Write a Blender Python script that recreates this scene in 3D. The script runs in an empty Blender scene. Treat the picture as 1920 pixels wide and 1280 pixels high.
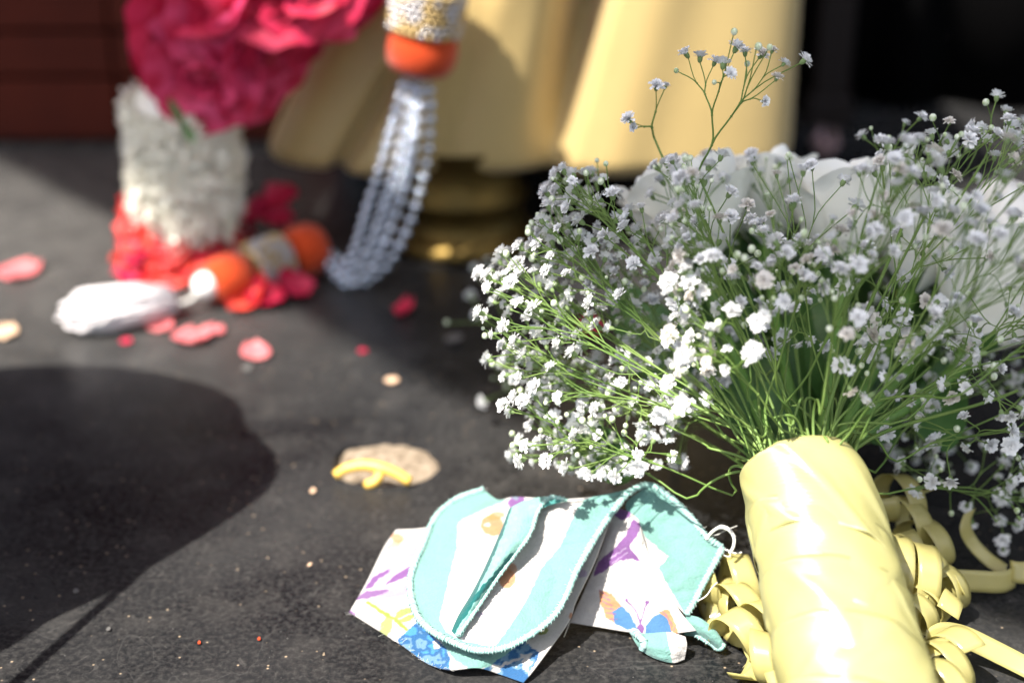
import bpy, bmesh, math, random
import numpy as np
from mathutils import Vector, Matrix, noise
from math import radians, sin, cos, pi, tan, sqrt
RND = random.Random(11)
scene = bpy.context.scene
COL = scene.collection

# ---------------------------------------------------------------- camera, sky, sun, exposure
CAMPOS = Vector((0, 0, .28)); PITCH = radians(25); FOCAL = 50.0
cam_data = bpy.data.cameras.new('camera'); cam = bpy.data.objects.new('camera', cam_data); COL.objects.link(cam)
cam.location = CAMPOS; cam.rotation_euler = (radians(90) - PITCH, 0, 0)
cam_data.lens = FOCAL; cam_data.sensor_width = 36; cam_data.clip_start = .01; cam_data.clip_end = 200
cam_data.dof.use_dof = True; cam_data.dof.focus_distance = .438; cam_data.dof.aperture_fstop = 4.5
cam_data.dof.aperture_blades = 9
scene.camera = cam

SUN_EL = radians(58.0)
SHADOW_DIR = Vector((.75, .6614, 0))                      # where shadows fall on the floor
SUNV = Vector((-SHADOW_DIR.x * cos(SUN_EL), -SHADOW_DIR.y * cos(SUN_EL), sin(SUN_EL)))   # towards the sun
world = bpy.data.worlds.new('World'); scene.world = world; world.use_nodes = True
wn = world.node_tree.nodes; wl = world.node_tree.links
sky = wn.new('ShaderNodeTexSky'); sky.sky_type = 'NISHITA'; sky.sun_disc = False
sky.sun_elevation = SUN_EL; sky.sun_rotation = math.atan2(SUNV.x, SUNV.y); sky.dust_density = 2.4; sky.air_density = .9; sky.ozone_density = .6
bg = wn['Background']; bg.inputs['Strength'].default_value = .076
wl.new(sky.outputs[0], bg.inputs['Color'])
sun_data = bpy.data.lights.new('sun', 'SUN'); sun = bpy.data.objects.new('sun', sun_data); COL.objects.link(sun)
sun_data.energy = 3.4; sun_data.angle = radians(.53); sun_data.color = (1, .95, .87)
sun.rotation_euler = SUNV.to_track_quat('Z', 'Y').to_euler(); sun.location = SUNV * 5
scene.view_settings.view_transform = 'Standard'; scene.view_settings.look = 'None'
scene.view_settings.exposure = 1.95; scene.view_settings.gamma = 1; scene.view_settings.use_curve_mapping = False
scene.render.engine = 'CYCLES'
scene.cycles.max_bounces = 8; scene.cycles.transparent_max_bounces = 4

# ---------------------------------------------------------------- measuring helpers
FPX = 1920 * FOCAL / 36
FWD = Vector((0, cos(PITCH), -sin(PITCH))); UP = Vector((0, sin(PITCH), cos(PITCH))); RIGHT = Vector((1, 0, 0))
def ray(px, py): return FWD + RIGHT * ((px - 960) / FPX) + UP * ((640 - py) / FPX)
def G(px, py, z=0.0):
    d = ray(px, py); return CAMPOS + d * ((z - CAMPOS.z) / d.z)
def D(px, py, y):
    d = ray(px, py); return CAMPOS + d * (y / d.y)
def pix(P):
    v = P - CAMPOS; t = v.dot(FWD)
    return 960 + FPX * v.dot(RIGHT) / t, 640 - FPX * v.dot(UP) / t, t

# ---------------------------------------------------------------- materials
def mat(name, col, rough=.6, spec=.4, metal=0, transl=0, var=0, vscale=40, bump=0, bscale=200, col2=None,
        sheen=0, attr=None, coat=0, aniso=0, transl_col=None):
    m = bpy.data.materials.new(name); m.use_nodes = True
    n = m.node_tree.nodes; l = m.node_tree.links; b = n['Principled BSDF']; out = n['Material Output']
    b.inputs['Base Color'].default_value = (*col, 1); b.inputs['Roughness'].default_value = rough
    b.inputs['Specular IOR Level'].default_value = spec; b.inputs['Metallic'].default_value = metal
    b.inputs['Sheen Weight'].default_value = sheen; b.inputs['Coat Weight'].default_value = coat
    b.inputs['Anisotropic'].default_value = aniso
    tc = n.new('ShaderNodeTexCoord'); src = None
    if attr:
        a = n.new('ShaderNodeAttribute'); a.attribute_name = attr; src = a.outputs['Color']
    if var or col2:
        t = n.new('ShaderNodeTexNoise'); t.inputs['Scale'].default_value = vscale; t.inputs['Detail'].default_value = 5
        l.new(tc.outputs['Object'], t.inputs['Vector'])
        mx = n.new('ShaderNodeMix'); mx.data_type = 'RGBA'
        mx.inputs['A'].default_value = (*col, 1)
        if src: l.new(src, mx.inputs['A'])
        if col2: mx.inputs['B'].default_value = (*col2, 1)
        else:
            mx.blend_type = 'MULTIPLY'; k = 1 - var; mx.inputs['B'].default_value = (k, k, k, 1)
        rp = n.new('ShaderNodeMapRange'); rp.inputs['From Min'].default_value = .35; rp.inputs['From Max'].default_value = .65
        l.new(t.outputs['Fac'], rp.inputs['Value']); l.new(rp.outputs['Result'], mx.inputs['Factor'])
        src = mx.outputs['Result']
    if src: l.new(src, b.inputs['Base Color'])
    if bump:
        t = n.new('ShaderNodeTexNoise'); t.inputs['Scale'].default_value = bscale; t.inputs['Detail'].default_value = 4
        l.new(tc.outputs['Object'], t.inputs['Vector'])
        bp = n.new('ShaderNodeBump'); bp.inputs['Strength'].default_value = bump; bp.inputs['Distance'].default_value = .001
        l.new(t.outputs['Fac'], bp.inputs['Height']); l.new(bp.outputs['Normal'], b.inputs['Normal'])
    if transl:
        tr = n.new('ShaderNodeBsdfTranslucent'); tr.inputs['Color'].default_value = (*(transl_col or col), 1)
        if src and not transl_col: l.new(src, tr.inputs['Color'])
        ms = n.new('ShaderNodeMixShader'); ms.inputs['Fac'].default_value = transl
        l.new(b.outputs[0], ms.inputs[1]); l.new(tr.outputs[0], ms.inputs[2]); l.new(ms.outputs[0], out.inputs['Surface'])
    return m

M = {}
M['petal_white'] = mat('petal_white', (.88, .88, .87), .6, .2, transl=.16, var=.06, vscale=300)
M['petal_cream'] = mat('petal_cream', (.84, .82, .77), .6, .2, transl=.16, col2=(.72, .66, .58), vscale=250)
M['rose_white'] = mat('rose_white', (.91, .91, .87), .5, .3, transl=.06, col2=(.86, .85, .74), vscale=45, bump=.12, bscale=500)
M['calyx'] = mat('calyx', (.24, .34, .13), .55, .3, transl=.2, var=.3, vscale=400)
M['stem'] = mat('stem', (.12, .21, .045), .5, .3, transl=.12, col2=(.19, .28, .07), vscale=50)
M['rose_stem'] = mat('rose_stem', (.09, .20, .03), .4, .45, col2=(.14, .27, .05), vscale=60)
M['leaf'] = mat('leaf', (.045, .12, .025), .42, .45, transl=.2, col2=(.08, .18, .04), vscale=80, bump=.3, bscale=300)
M['bud'] = mat('bud', (.34, .44, .20), .5, .3, col2=(.72, .75, .62), vscale=700)
M['satin'] = mat('satin', (.36, .335, .13), .36, 1.0, var=.03, vscale=60, aniso=.88)
M['curl_ribbon'] = mat('curl_ribbon', (.66, .60, .24), .2, 1.0, transl=.5, var=.04, vscale=100)
M['cut_stem'] = mat('cut_stem', (.55, .55, .35), .8, .2, var=.4, vscale=800)
M['cloth'] = mat('cloth', (.8, .8, .8), .85, .15, attr='print', transl=.12, var=.07, vscale=900, bump=.5, bscale=1400, sheen=.2)
M['hem'] = mat('hem', (.20, .40, .36), .85, .1, col2=(.33, .50, .47), vscale=700, bump=.5, bscale=2500)
M['stitch'] = mat('stitch', (.36, .50, .47), .85, .1)
M['thread'] = mat('thread', (.62, .61, .57), .85, .1)
M['gold'] = mat('gold', (.46, .335, .135), .42, .5, sheen=.2, var=.05, vscale=30, bump=.12, bscale=900)
M['brass'] = mat('brass', (.13, .085, .022), .48, .5, metal=.85, var=.3, vscale=60)
M['magenta'] = mat('magenta', (.46, .008, .040), .5, .3, transl=.25, col2=(.54, .02, .075), vscale=90)
M['pink'] = mat('pink', (.76, .085, .22), .5, .3, transl=.25, col2=(.48, .015, .06), vscale=90)
M['crimson'] = mat('crimson', (.62, .022, .03), .5, .3, transl=.3, col2=(.76, .09, .06), vscale=60)
M['loose_pink'] = mat('loose_pink', (.70, .16, .18), .5, .3, transl=.3, col2=(.74, .26, .26), vscale=100)
M['loose_red'] = mat('loose_red', (.60, .03, .08), .5, .3, transl=.25)
M['floret'] = mat('floret', (.88, .85, .72), .6, .25, transl=.2, col2=(.90, .89, .83), vscale=60)
M['orange'] = mat('orange', (.46, .046, .006), .8, .15, var=.12, vscale=300, bump=.5, bscale=1200, sheen=.2)
M['silver'] = mat('silver', (.50, .56, .66), .15, .6, metal=.85)
M['collar_silver'] = mat('collar_silver', (.42, .40, .40), .3, .5, metal=.7)
M['goldbead'] = mat('goldbead', (.42, .30, .13), .35, .5, metal=.6)
M['pearl'] = mat('pearl', (.85, .83, .80), .3, .5, coat=.3)
M['cotton'] = mat('cotton', (.80, .76, .76), .9, .1, transl=.15)
M['redwood'] = mat('redwood', (.060, .011, .006), .75, .1, col2=(.040, .008, .005), vscale=14, bump=.2, bscale=80)
M['gap'] = mat('gap', (.012, .006, .005), .9, .1)
M['blackcloth'] = mat('blackcloth', (.0022, .0021, .0022), .95, .03)
M['brownpost'] = mat('brownpost', (.011, .007, .006), .6, .2)
M['bounce_plaster'] = mat('bounce_plaster', (.84, .86, .85), .9, .1, var=.06, vscale=3, bump=.3, bscale=30)
M['shade_caster'] = mat('shade_caster', (.10, .085, .07), .9, .1, var=.2, vscale=3)
M['tanstone'] = mat('tanstone', (.30, .24, .175), .95, .1, col2=(.15, .115, .08), vscale=300, bump=1, bscale=700)
M['plastic'] = mat('plastic', (.70, .44, .08), .4, .4, var=.05)
M['teal_edge'] = mat('teal_edge', (.03, .27, .26), .85, .1)
M['plantgreen'] = mat('plantgreen', (.06, .13, .03), .4, .4, var=.3, vscale=20)
M['terracotta'] = mat('terracotta', (.35, .14, .07), .8, .2, var=.2)
M['tanbit'] = mat('tanbit', (.62, .42, .28), .8, .2, var=.2, vscale=400)
M['dimbit'] = mat('dimbit', (.30, .20, .20), .8, .2)
M['palebit'] = mat('palebit', (.11, .105, .10), .8, .2, var=.2, vscale=400)

def satin_tangent(m):
    n = m.node_tree.nodes; t = n.new('ShaderNodeTangent'); t.direction_type = 'UV_MAP'; t.uv_map = 'wrap'
    m.node_tree.links.new(t.outputs[0], n['Principled BSDF'].inputs['Tangent'])
satin_tangent(M['satin'])
def satin_threads(m):
    n = m.node_tree.nodes; l = m.node_tree.links; tc = n.new('ShaderNodeTexCoord'); mp = n.new('ShaderNodeMapping'); mp.inputs['Scale'].default_value = (260, 9, 1)
    t = n.new('ShaderNodeTexNoise'); t.inputs['Scale'].default_value = 1; t.inputs['Detail'].default_value = 3; l.new(tc.outputs['UV'], mp.inputs['Vector']); l.new(mp.outputs[0], t.inputs['Vector'])
    bp = n.new('ShaderNodeBump'); bp.inputs['Strength'].default_value = .22; bp.inputs['Distance'].default_value = .0004
    l.new(t.outputs['Fac'], bp.inputs['Height']); l.new(bp.outputs['Normal'], n['Principled BSDF'].inputs['Normal'])
satin_threads(M['satin'])

def floor_material():
    m = bpy.data.materials.new('dark_stone'); m.use_nodes = True
    n = m.node_tree.nodes; l = m.node_tree.links; b = n['Principled BSDF']
    tc = n.new('ShaderNodeTexCoord')
    def ns(scale, detail, rough=.55, dist=0):
        t = n.new('ShaderNodeTexNoise'); t.inputs['Scale'].default_value = scale; t.inputs['Detail'].default_value = detail
        t.inputs['Roughness'].default_value = rough; t.inputs['Distortion'].default_value = dist
        l.new(tc.outputs['Object'], t.inputs['Vector']); return t.outputs['Fac']
    def mr(v, a, b_, c, d):
        r = n.new('ShaderNodeMapRange'); r.inputs['From Min'].default_value = a; r.inputs['From Max'].default_value = b_
        r.inputs['To Min'].default_value = c; r.inputs['To Max'].default_value = d
        l.new(v, r.inputs['Value']); return r.outputs['Result']
    def mix(f, a, c, blend='MIX'):
        x = n.new('ShaderNodeMix'); x.data_type = 'RGBA'; x.blend_type = blend
        if isinstance(f, float): x.inputs['Factor'].default_value = f
        else: l.new(f, x.inputs['Factor'])
        for k, v in (('A', a), ('B', c)):
            if isinstance(v, tuple): x.inputs[k].default_value = (*v, 1)
            else: l.new(v, x.inputs[k])
        return x.outputs['Result']
    big = ns(9, 6, .6, .4); midn = ns(45, 6, .65); fine = ns(500, 6, .7); scratch = ns(160, 3, .6, 2.5)
    c = mix(mr(big, .38, .66, 0, 1), (.0048, .0055, .0068), (.0245, .0247, .0252))
    c = mix(mr(midn, .5, .72, 0, .8), c, (.038, .0365, .035))
    c = mix(mr(fine, .45, .72, 0, .7), c, (.058, .055, .052))
    c = mix(mr(scratch, .60, .70, 0, .35), c, (.085, .08, .075))
    # pale patch putting the sunlit far floor's brightness into the colour, and hairline scratches
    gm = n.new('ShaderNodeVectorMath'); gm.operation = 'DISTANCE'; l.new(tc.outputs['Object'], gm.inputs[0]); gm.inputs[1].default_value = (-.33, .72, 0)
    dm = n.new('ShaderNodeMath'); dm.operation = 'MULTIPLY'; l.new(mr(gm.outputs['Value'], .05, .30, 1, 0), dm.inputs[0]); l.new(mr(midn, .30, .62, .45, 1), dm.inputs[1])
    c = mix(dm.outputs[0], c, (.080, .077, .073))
    vein = ns(7, 4, .5, 1.2); va = n.new('ShaderNodeMath'); va.operation = 'ABSOLUTE'; vs_ = n.new('ShaderNodeMath'); vs_.operation = 'SUBTRACT'; vs_.inputs[1].default_value = .5
    l.new(vein, vs_.inputs[0]); l.new(vs_.outputs[0], va.inputs[0])
    c = mix(mr(va.outputs[0], 0, .0022, .14, 0), c, (.13, .125, .12))
    # tan crumbs of dirt scattered over the stone
    v = n.new('ShaderNodeTexVoronoi'); v.inputs['Scale'].default_value = 420; l.new(tc.outputs['Object'], v.inputs['Vector'])
    sp = mr(v.outputs['Distance'], .10, .22, 1, 0)
    wn_ = n.new('ShaderNodeSeparateColor'); l.new(v.outputs['Color'], wn_.inputs[0])
    sel = mr(wn_.outputs[0], .90, .93, 0, 1)
    mul = n.new('ShaderNodeMath'); mul.operation = 'MULTIPLY'; l.new(sp, mul.inputs[0]); l.new(sel, mul.inputs[1])
    c = mix(mul.outputs[0], c, (.30, .23, .16))
    l.new(c, b.inputs['Base Color'])
    l.new(mr(big, .35, .7, .15, .33), b.inputs['Roughness']); b.inputs['Specular IOR Level'].default_value = .13
    add = n.new('ShaderNodeMath'); add.operation = 'ADD'; l.new(fine, add.inputs[0]); l.new(midn, add.inputs[1])
    bp = n.new('ShaderNodeBump'); bp.inputs['Strength'].default_value = .25; bp.inputs['Distance'].default_value = .0010
    l.new(add.outputs[0], bp.inputs['Height']); l.new(bp.outputs['Normal'], b.inputs['Normal'])
    return m
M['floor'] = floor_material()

# ---------------------------------------------------------------- object helpers
def tag(o, label=None, cat=None, group=None, kind=None):
    if label: o['label'] = label
    if cat: o['category'] = cat
    if group: o['group'] = group
    if kind: o['kind'] = kind
    return o
def thing(name, label, cat, loc=(0, 0, 0), group=None):
    o = bpy.data.objects.new(name, None); o.empty_display_size = .02; COL.objects.link(o); o.location = loc
    return tag(o, label, cat, group)
def root_loc(p):
    while p.parent: p = p.parent
    return Vector(p.location)
def mesh(name, verts, faces, mats, mi=None, smooth=True):
    me = bpy.data.meshes.new(name); me.from_pydata([tuple(v) for v in verts], [], faces)
    for k in (mats if isinstance(mats, (list, tuple)) else [mats]): me.materials.append(k)
    if mi: me.polygons.foreach_set('material_index', mi)
    if smooth: me.polygons.foreach_set('use_smooth', [True] * len(me.polygons))
    me.update(); return me
def part(name, verts, faces, mats, parent=None, mi=None, smooth=True, solid=0, origin=None):
    """verts in world space; a child keeps the origin of its thing"""
    off = root_loc(parent) if parent else Vector(origin or (0, 0, 0))
    me = mesh(name, [Vector(v) - off for v in verts], faces, mats, mi, smooth)
    o = bpy.data.objects.new(name, me); COL.objects.link(o)
    if parent: o.parent = parent
    else: o.location = off
    if solid:
        s = o.modifiers.new('thickness', 'SOLIDIFY'); s.thickness = solid; s.offset = 0
    return o
def inst(name, me, Mw, parent=None):
    o = bpy.data.objects.new(name, me); COL.objects.link(o)
    if parent:
        o.parent = parent; o.matrix_basis = Matrix.Translation(-root_loc(parent)) @ Mw
    else: o.matrix_basis = Mw
    return o
def frame(p, z, spin=0.0, s=1.0):
    z = Vector(z).normalized(); q = z.to_track_quat('Z', 'Y')
    return Matrix.Translation(p) @ q.to_matrix().to_4x4() @ Matrix.Rotation(spin, 4, 'Z') @ Matrix.Diagonal((s, s, s, 1))
def tube(pts, rad, n=6, cap=True, V=None, F=None):
    V = [] if V is None else V; F = [] if F is None else F
    pts = [Vector(p) for p in pts]
    if not isinstance(rad, (list, tuple)): rad = [rad] * len(pts)
    t0 = (pts[1] - pts[0]).normalized(); ref = t0.orthogonal().normalized(); base = len(V)
    for i, p in enumerate(pts):
        t = (pts[min(i + 1, len(pts) - 1)] - pts[max(i - 1, 0)]).normalized()
        ref = (ref - t * ref.dot(t)).normalized(); b = t.cross(ref)
        for k in range(n):
            a = 2 * pi * k / n; V.append(p + (ref * cos(a) + b * sin(a)) * rad[i])
    for i in range(len(pts) - 1):
        for k in range(n):
            a = base + i * n + k; c = base + i * n + (k + 1) % n; F.append((a, c, c + n, a + n))
    if cap:
        F.append(tuple(base + k for k in reversed(range(n)))); e = base + (len(pts) - 1) * n; F.append(tuple(e + k for k in range(n)))
    return V, F
def catmull(P, n):
    P = [Vector(p) for p in P]; Q = [P[0] * 2 - P[1]] + P + [P[-1] * 2 - P[-2]]
    seg = len(P) - 1; out = []
    for i in range(n):
        x = i / (n - 1) * seg; k = min(int(x), seg - 1); t = x - k
        a, b, c, d = Q[k:k + 4]
        out.append(.5 * ((2 * b) + (c - a) * t + (2 * a - 5 * b + 4 * c - d) * t * t + (3 * b - a - 3 * c + d) * t ** 3))
    return out
def resample(P, n, sub=20):
    C = catmull(P, (len(P) - 1) * sub + 1) if len(P) > 2 else [Vector(p) for p in P]
    L = [0]
    for a, b in zip(C, C[1:]): L.append(L[-1] + (b - a).length)
    out = []; k = 0
    for i in range(n):
        s = L[-1] * i / (n - 1)
        while k < len(L) - 2 and L[k + 1] < s: k += 1
        t = (s - L[k]) / max(L[k + 1] - L[k], 1e-12); out.append(C[k].lerp(C[k + 1], t))
    return out
def grid_faces(nu, nv, wrap=False, off=0):
    F = []
    for j in range(nv - 1):
        for i in range(nu if wrap else nu - 1):
            a = off + j * nu + i; b = off + j * nu + (i + 1) % nu; F.append((a, b, b + nu, a + nu))
    return F
def sphere(c, r, nu=10, nv=7, V=None, F=None, sq=(1, 1, 1)):
    V = [] if V is None else V; F = [] if F is None else F; b = len(V)
    for j in range(nv):
        ph = pi * (j + .0) / (nv - 1)
        for i in range(nu):
            a = 2 * pi * i / nu
            V.append(Vector(c) + Vector((sin(ph) * cos(a) * sq[0], sin(ph) * sin(a) * sq[1], cos(ph) * sq[2])) * r)
    F += [tuple(reversed(f)) for f in grid_faces(nu, nv, True, b)]
    return V, F
def lathe(prof, c, axis=(0, 0, 1), n=40):
    Mx = frame(Vector(c), axis); V = []
    for r, z in prof:
        for i in range(n):
            a = 2 * pi * i / n; V.append(Mx @ Vector((r * cos(a), r * sin(a), z)))
    return V, grid_faces(n, len(prof), True)
def box(a, b):
    V = [Vector((x, y, z)) for z in (a[2], b[2]) for y in (a[1], b[1]) for x in (a[0], b[0])]
    return V, [(0, 2, 3, 1), (4, 5, 7, 6), (0, 1, 5, 4), (2, 6, 7, 3), (0, 4, 6, 2), (1, 3, 7, 5)]
def bevelled_box(a, b, w, off=Vector((0, 0, 0))):
    bm = bmesh.new(); V, F = box(a, b); vs = [bm.verts.new(v - off) for v in V]
    for f in F: bm.faces.new([vs[i] for i in f])
    bmesh.ops.bevel(bm, geom=list(bm.edges), offset=w, segments=2, affect='EDGES', profile=.5)
    bmesh.ops.recalc_face_normals(bm, faces=bm.faces)
    bm.verts.index_update()
    return [v.co.copy() + off for v in bm.verts], [tuple(v.index for v in f.verts) for f in bm.faces]

# ---------------------------------------------------------------- floor with a small hollow
HC = G(728, 870)
def hole_outline(n):
    pts = [(622, 872), (632, 848), (660, 836), (700, 831), (742, 829), (790, 838), (815, 850), (828, 868), (812, 890), (790, 902), (750, 911), (705, 913), (660, 905), (632, 893)]
    P = resample([G(*p) for p in pts + pts[:1]], n + 1)[:-1]
    return P
NH = 96
hole = hole_outline(NH)
V = [Vector(p) for p in hole]
for rr in (.03, .05, .1, .2, .5, 1.2, 3, 8, 20, 60):
    for p in hole:
        d = (p - HC); a = d.normalized(); k = min(1, (rr - .03) / .1)
        V.append(HC + (d * (rr / .0225)).lerp(a * rr * 1.3, k))
F = grid_faces(NH, 11, True)
V += [p + Vector((0, 0, -.0006)) + (HC - p) * .02 for p in hole] + [p + Vector((0, 0, -.008)) + (HC - p) * .12 for p in hole]
nb = NH * 11
for i in range(NH):
    j = (i + 1) % NH
    F.append((j, i, nb + i, nb + j)); F.append((nb + j, nb + i, nb + NH + i, nb + NH + j))
F.append(tuple(nb + NH + i for i in range(NH)))
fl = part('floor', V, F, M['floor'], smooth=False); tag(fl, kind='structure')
bmf = bmesh.new(); bmf.from_mesh(fl.data); bmesh.ops.recalc_face_normals(bmf, faces=bmf.faces)
for f in bmf.faces:
    if f.normal.z < -.5: f.normal_flip()
bmf.to_mesh(fl.data); bmf.free()

# rough stone lying in the hollow
st = thing('stone', 'rough tan stone sunk in the round hollow of the dark floor', 'stone', HC)
V = []
rings = 14
for j in range(rings):
    k = 1 - j / (rings - 1)
    for i, p in enumerate(hole):
        q = HC + (p - HC) * (k * .95)
        px, py, _ = pix(q)
        slope = -.0065 + .0062 * max(0, min(1, (905 - py) / 60))           # rises towards the far rim
        slope -= .004 * max(0, min(1, (650 - px) / 20))
        q.z = slope + noise.noise(q * 260) * .0009 + noise.noise(q * 90) * .0008 - .0006
        V.append(q)
part('rough_face', V, grid_faces(NH, rings, True), M['tanstone'], st, smooth=True)
yl = thing('plastic_hook', 'curved yellow plastic hook with a short prong lying in the floor hollow', 'plastic piece', G(700, 885))
A = resample([G(629, 891, .0022), G(648, 879, .0045), G(680, 872, .006), G(712, 876, .006), G(745, 888, .0045), G(769, 903, .0024)], 30)
V, F = tube(A, [.0019 + .0004 * sin(pi * i / 29) for i in range(30)], 10)
part('arched_bar', V, F, M['plastic'], yl)
A = resample([G(712, 877, .0055), G(711, 893, .0035), G(700, 905, .0015), G(683, 909, .0008)], 14)
V, F = tube(A, [.0019] * 12 + [.0017, .001], 10)
part('prong', V, F, M['plastic'], yl)

# ---------------------------------------------------------------- background: board wall, dark hanging, added shade cloth and bounce wall
WY = .91
wall = thing('board_wall', 'dark red brown wall of horizontal boards behind the garland', 'wall', (-.6, WY, 0))
WX = -1.3                                                              
V, F = box((WX + .003, WY + .012, 0), (-.115, WY + .09, 1.39)); part('backing', V, F, M['gap'], wall, smooth=False)
zb = [.002, .0445, .0745, .106, .138, .17, .202, .234, .30, .40, .55, .75, 1.0, 1.39]
xj = D(215, 150, WY).x
for z0, z1 in zip(zb, zb[1:]):
    for x0, x1 in ((WX - .001, -.8), (-.8, xj), (xj, -.115)):
        V, F = bevelled_box((x0 + .001, WY + RND.uniform(-.001, .001), z0 + .0015), (x1 - .001, WY + .0119, z1 - .0015), .0012)
        part('board', V, F, M['redwood'], wall, smooth=False)
back = thing('back_wall', 'dark building wall behind the black hanging', 'wall', (.8, 1.1, 0))
V, F = box((-.11, 1.04, 0), (1.4, 1.25, 1.39)); part('masonry', V, F, M['blackcloth'], back, smooth=False)
cur = thing('dark_hanging', 'black hanging with soft folds behind the bouquet, right of the gold cloth', 'curtain', (.6, 1.0, 0))
V = []; nu = 160
for j in range(4):
    z = (.0, .1, .8, 1.38)[j]
    for i in range(nu):
        x = -.112 + 1.5 * i / (nu - 1)
        V.append((x, 1.0 + .012 * sin(x * 60 + sin(x * 23) * 2) + .006 * noise.noise(Vector((x * 20, z, 0))), z))
part('cloth_panel', V, grid_faces(nu, 4), M['blackcloth'], cur, solid=.003)
pp = D(1545, 250, .96)
po = thing('post', 'dim brown wooden post just right of the gold cloth', 'post', (pp.x, .96, 0))
V, F = bevelled_box((pp.x - .012, .95, .0), (pp.x + .012, .974, 1.38), .002); part('shaft', V, F, M['brownpost'], po, smooth=False)
V, F = bevelled_box((pp.x - .016, .946, .0), (pp.x + .016, .978, .02), .002); part('foot', V, F, M['brownpost'], po, smooth=False)

LN = Vector((.6911, .7227, 0)) * .010; LA = Vector((-.30783, .81291, 0)) + LN * 2.7; LK = G(960, 797); LD = (LK - LA).normalized()
CH = 1.4
off = -SHADOW_DIR * (CH / tan(SUN_EL))
NN = Vector((.6911, .7227, 0)); L0 = Vector((-.30783, .81291, 0)); DL = Vector((.7227, -.6911, 0)); D2 = Vector((.76, -.65, 0)); N2 = Vector((.65, .76, 0))
shade_caster = thing('shade_awning', 'added unseen cloth on two posts, outline shaped to shade a floor strip', 'shade_awning', (0, 0, 0))
near_edge = [LA - LD * 1.2, LA, LK, LK + D2 * 1.6]
far_edge = [L0 - DL * 1.2 + NN * .42, L0 - DL * .05 + NN * .21, L0 + DL * .11 + NN * .18, L0 + DL * .165 + NN * .105, L0 + DL * .24 + NN * .085, L0 + DL * .36 + NN * .105, LK + N2 * .14 + D2 * .05, LK + N2 * .22 + D2 * .12, LK + N2 * .34 + D2 * .26, LK + N2 * .36 + D2 * 1.6]  # added unseen cloth; edges set to shade the roses and spare the gold
outline_c = [p + off for p in near_edge + far_edge[::-1]]
V = [Vector((p.x, p.y, z)) for z in (CH, CH + .012) for p in outline_c]; n_ = len(outline_c)
part('shade_cloth', V, [tuple(reversed(range(n_))), tuple(range(n_, 2 * n_))] + [(i, (i + 1) % n_, n_ + (i + 1) % n_, n_ + i) for i in range(n_)], M['shade_caster'], shade_caster, smooth=False)
for p in ((near_edge[0] + far_edge[0]) / 2 + off, (near_edge[-1] + far_edge[-1]) / 2 + off):
    V, F = tube([(p.x, p.y, 0), (p.x, p.y, CH)], .015, 10); part('shade_post', V, F, M['shade_caster'], shade_caster)
side = thing('bounce_wall', 'added unseen pale wall bouncing sunlight onto the gold cloth and flowers', 'wall', (.72, -1, 0))  # unseen wall added to bounce sun onto gold cloth and roses
V, F = box((.72, -2.4, 0), (.92, .30, 1.5)); part('bounce_plaster', V, F, M['bounce_plaster'], side, smooth=False)

# added unseen plant; leaf outline traced backwards to cast the near floor shadow
PD = (G(0, 1270) - G(280, 1050)).normalized(); BP = G(0, 1270) + PD * .15
plant = thing('shadow_plant', 'added unseen potted plant, leaf shaped to cast the near floor shadow', 'plant', (BP.x, BP.y, 0))
top = G(285, 1050) + SUNV * .22; bs = Vector((BP.x, BP.y, .06)); V, F = tube([bs, bs.lerp(top, .5), top], [.0026, .0022, .0018], 8); part('stem', V, F, M['plantgreen'], plant)
out = [(300, 1052), (200, 1112), (90, 1165), (0, 1222), (-250, 1320), (-500, 1250), (-560, 1000), (-420, 800), (-200, 715), (0, 690), (120, 684), (235, 690), (330, 705), (410, 730), (452, 762), (462, 800), (500, 832), (522, 872), (505, 915), (470, 945), (400, 992)]
oc = resample([G(*p) for p in out + out[:1]], 90)[:-1]
ctr = Vector((0, 0, 0))
for p in oc: ctr += p / len(oc)
V = []; nr = 8
for j in range(nr):
    k = 1 - j / (nr - 1) * .97
    for p in oc:
        q = ctr + (p - ctr) * k
        V.append(q + SUNV * ((top - q).dot(SUNV) + .012 * (1 - k) + .004 * noise.noise(q * 20)))
Fg = grid_faces(len(oc), nr, True); Fg.append(tuple(range((nr - 1) * len(oc), nr * len(oc))))
part('leaf', V, Fg, M['plantgreen'], plant, solid=.0012)
V, F = lathe([(.001, 0), (.035, 0), (.05, .07), (.054, .07), (.054, .085), (.048, .085), (.046, .075), (.001, .072)], (BP.x, BP.y, 0)); part('pot', V, F, M['terracotta'], plant)

# ---------------------------------------------------------------- gold cloth and brass foot
GX0, GX1 = D(492, 320, .74).x, D(1484, 280, .74).x
ped_c = D(865, 430, .725); ped_c.z = 0
gold = thing('gold_cloth', 'pleated gold satin cloth draped over the brass foot behind the garland', 'cloth', (ped_c.x, .76, 0))
nu, nv = 620, 90; V = []
gz0 = .0455
def seg_d(x, z, a, b):
    ax, az = a; bx, bz = b; dx, dz = bx - ax, bz - az; L = sqrt(dx * dx + dz * dz)
    return ((x - ax) * dz - (z - az) * dx) / L
c1a, c1b = D(626, 330, .72), D(748, 110, .72)
c2a, c2b = D(1052, 270, .71), D(1118, 0, .71)
c3a, c3b = D(560, 330, .74), D(690, 60, .74)
ss = np.linspace(0, 2 * pi, 6001); ex = np.sign(np.cos(ss)) * np.abs(np.cos(ss)) ** .40; ey = np.sign(np.sin(ss)) * np.abs(np.sin(ss)) ** .25
al = np.concatenate([[0], np.cumsum(np.hypot(np.diff(ex), np.diff(ey) * .75))]); at_ = np.linspace(0, al[-1], nu + 1)[:-1]
EX, EY = np.interp(at_, al, ex), np.interp(at_, al, ey)
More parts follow.
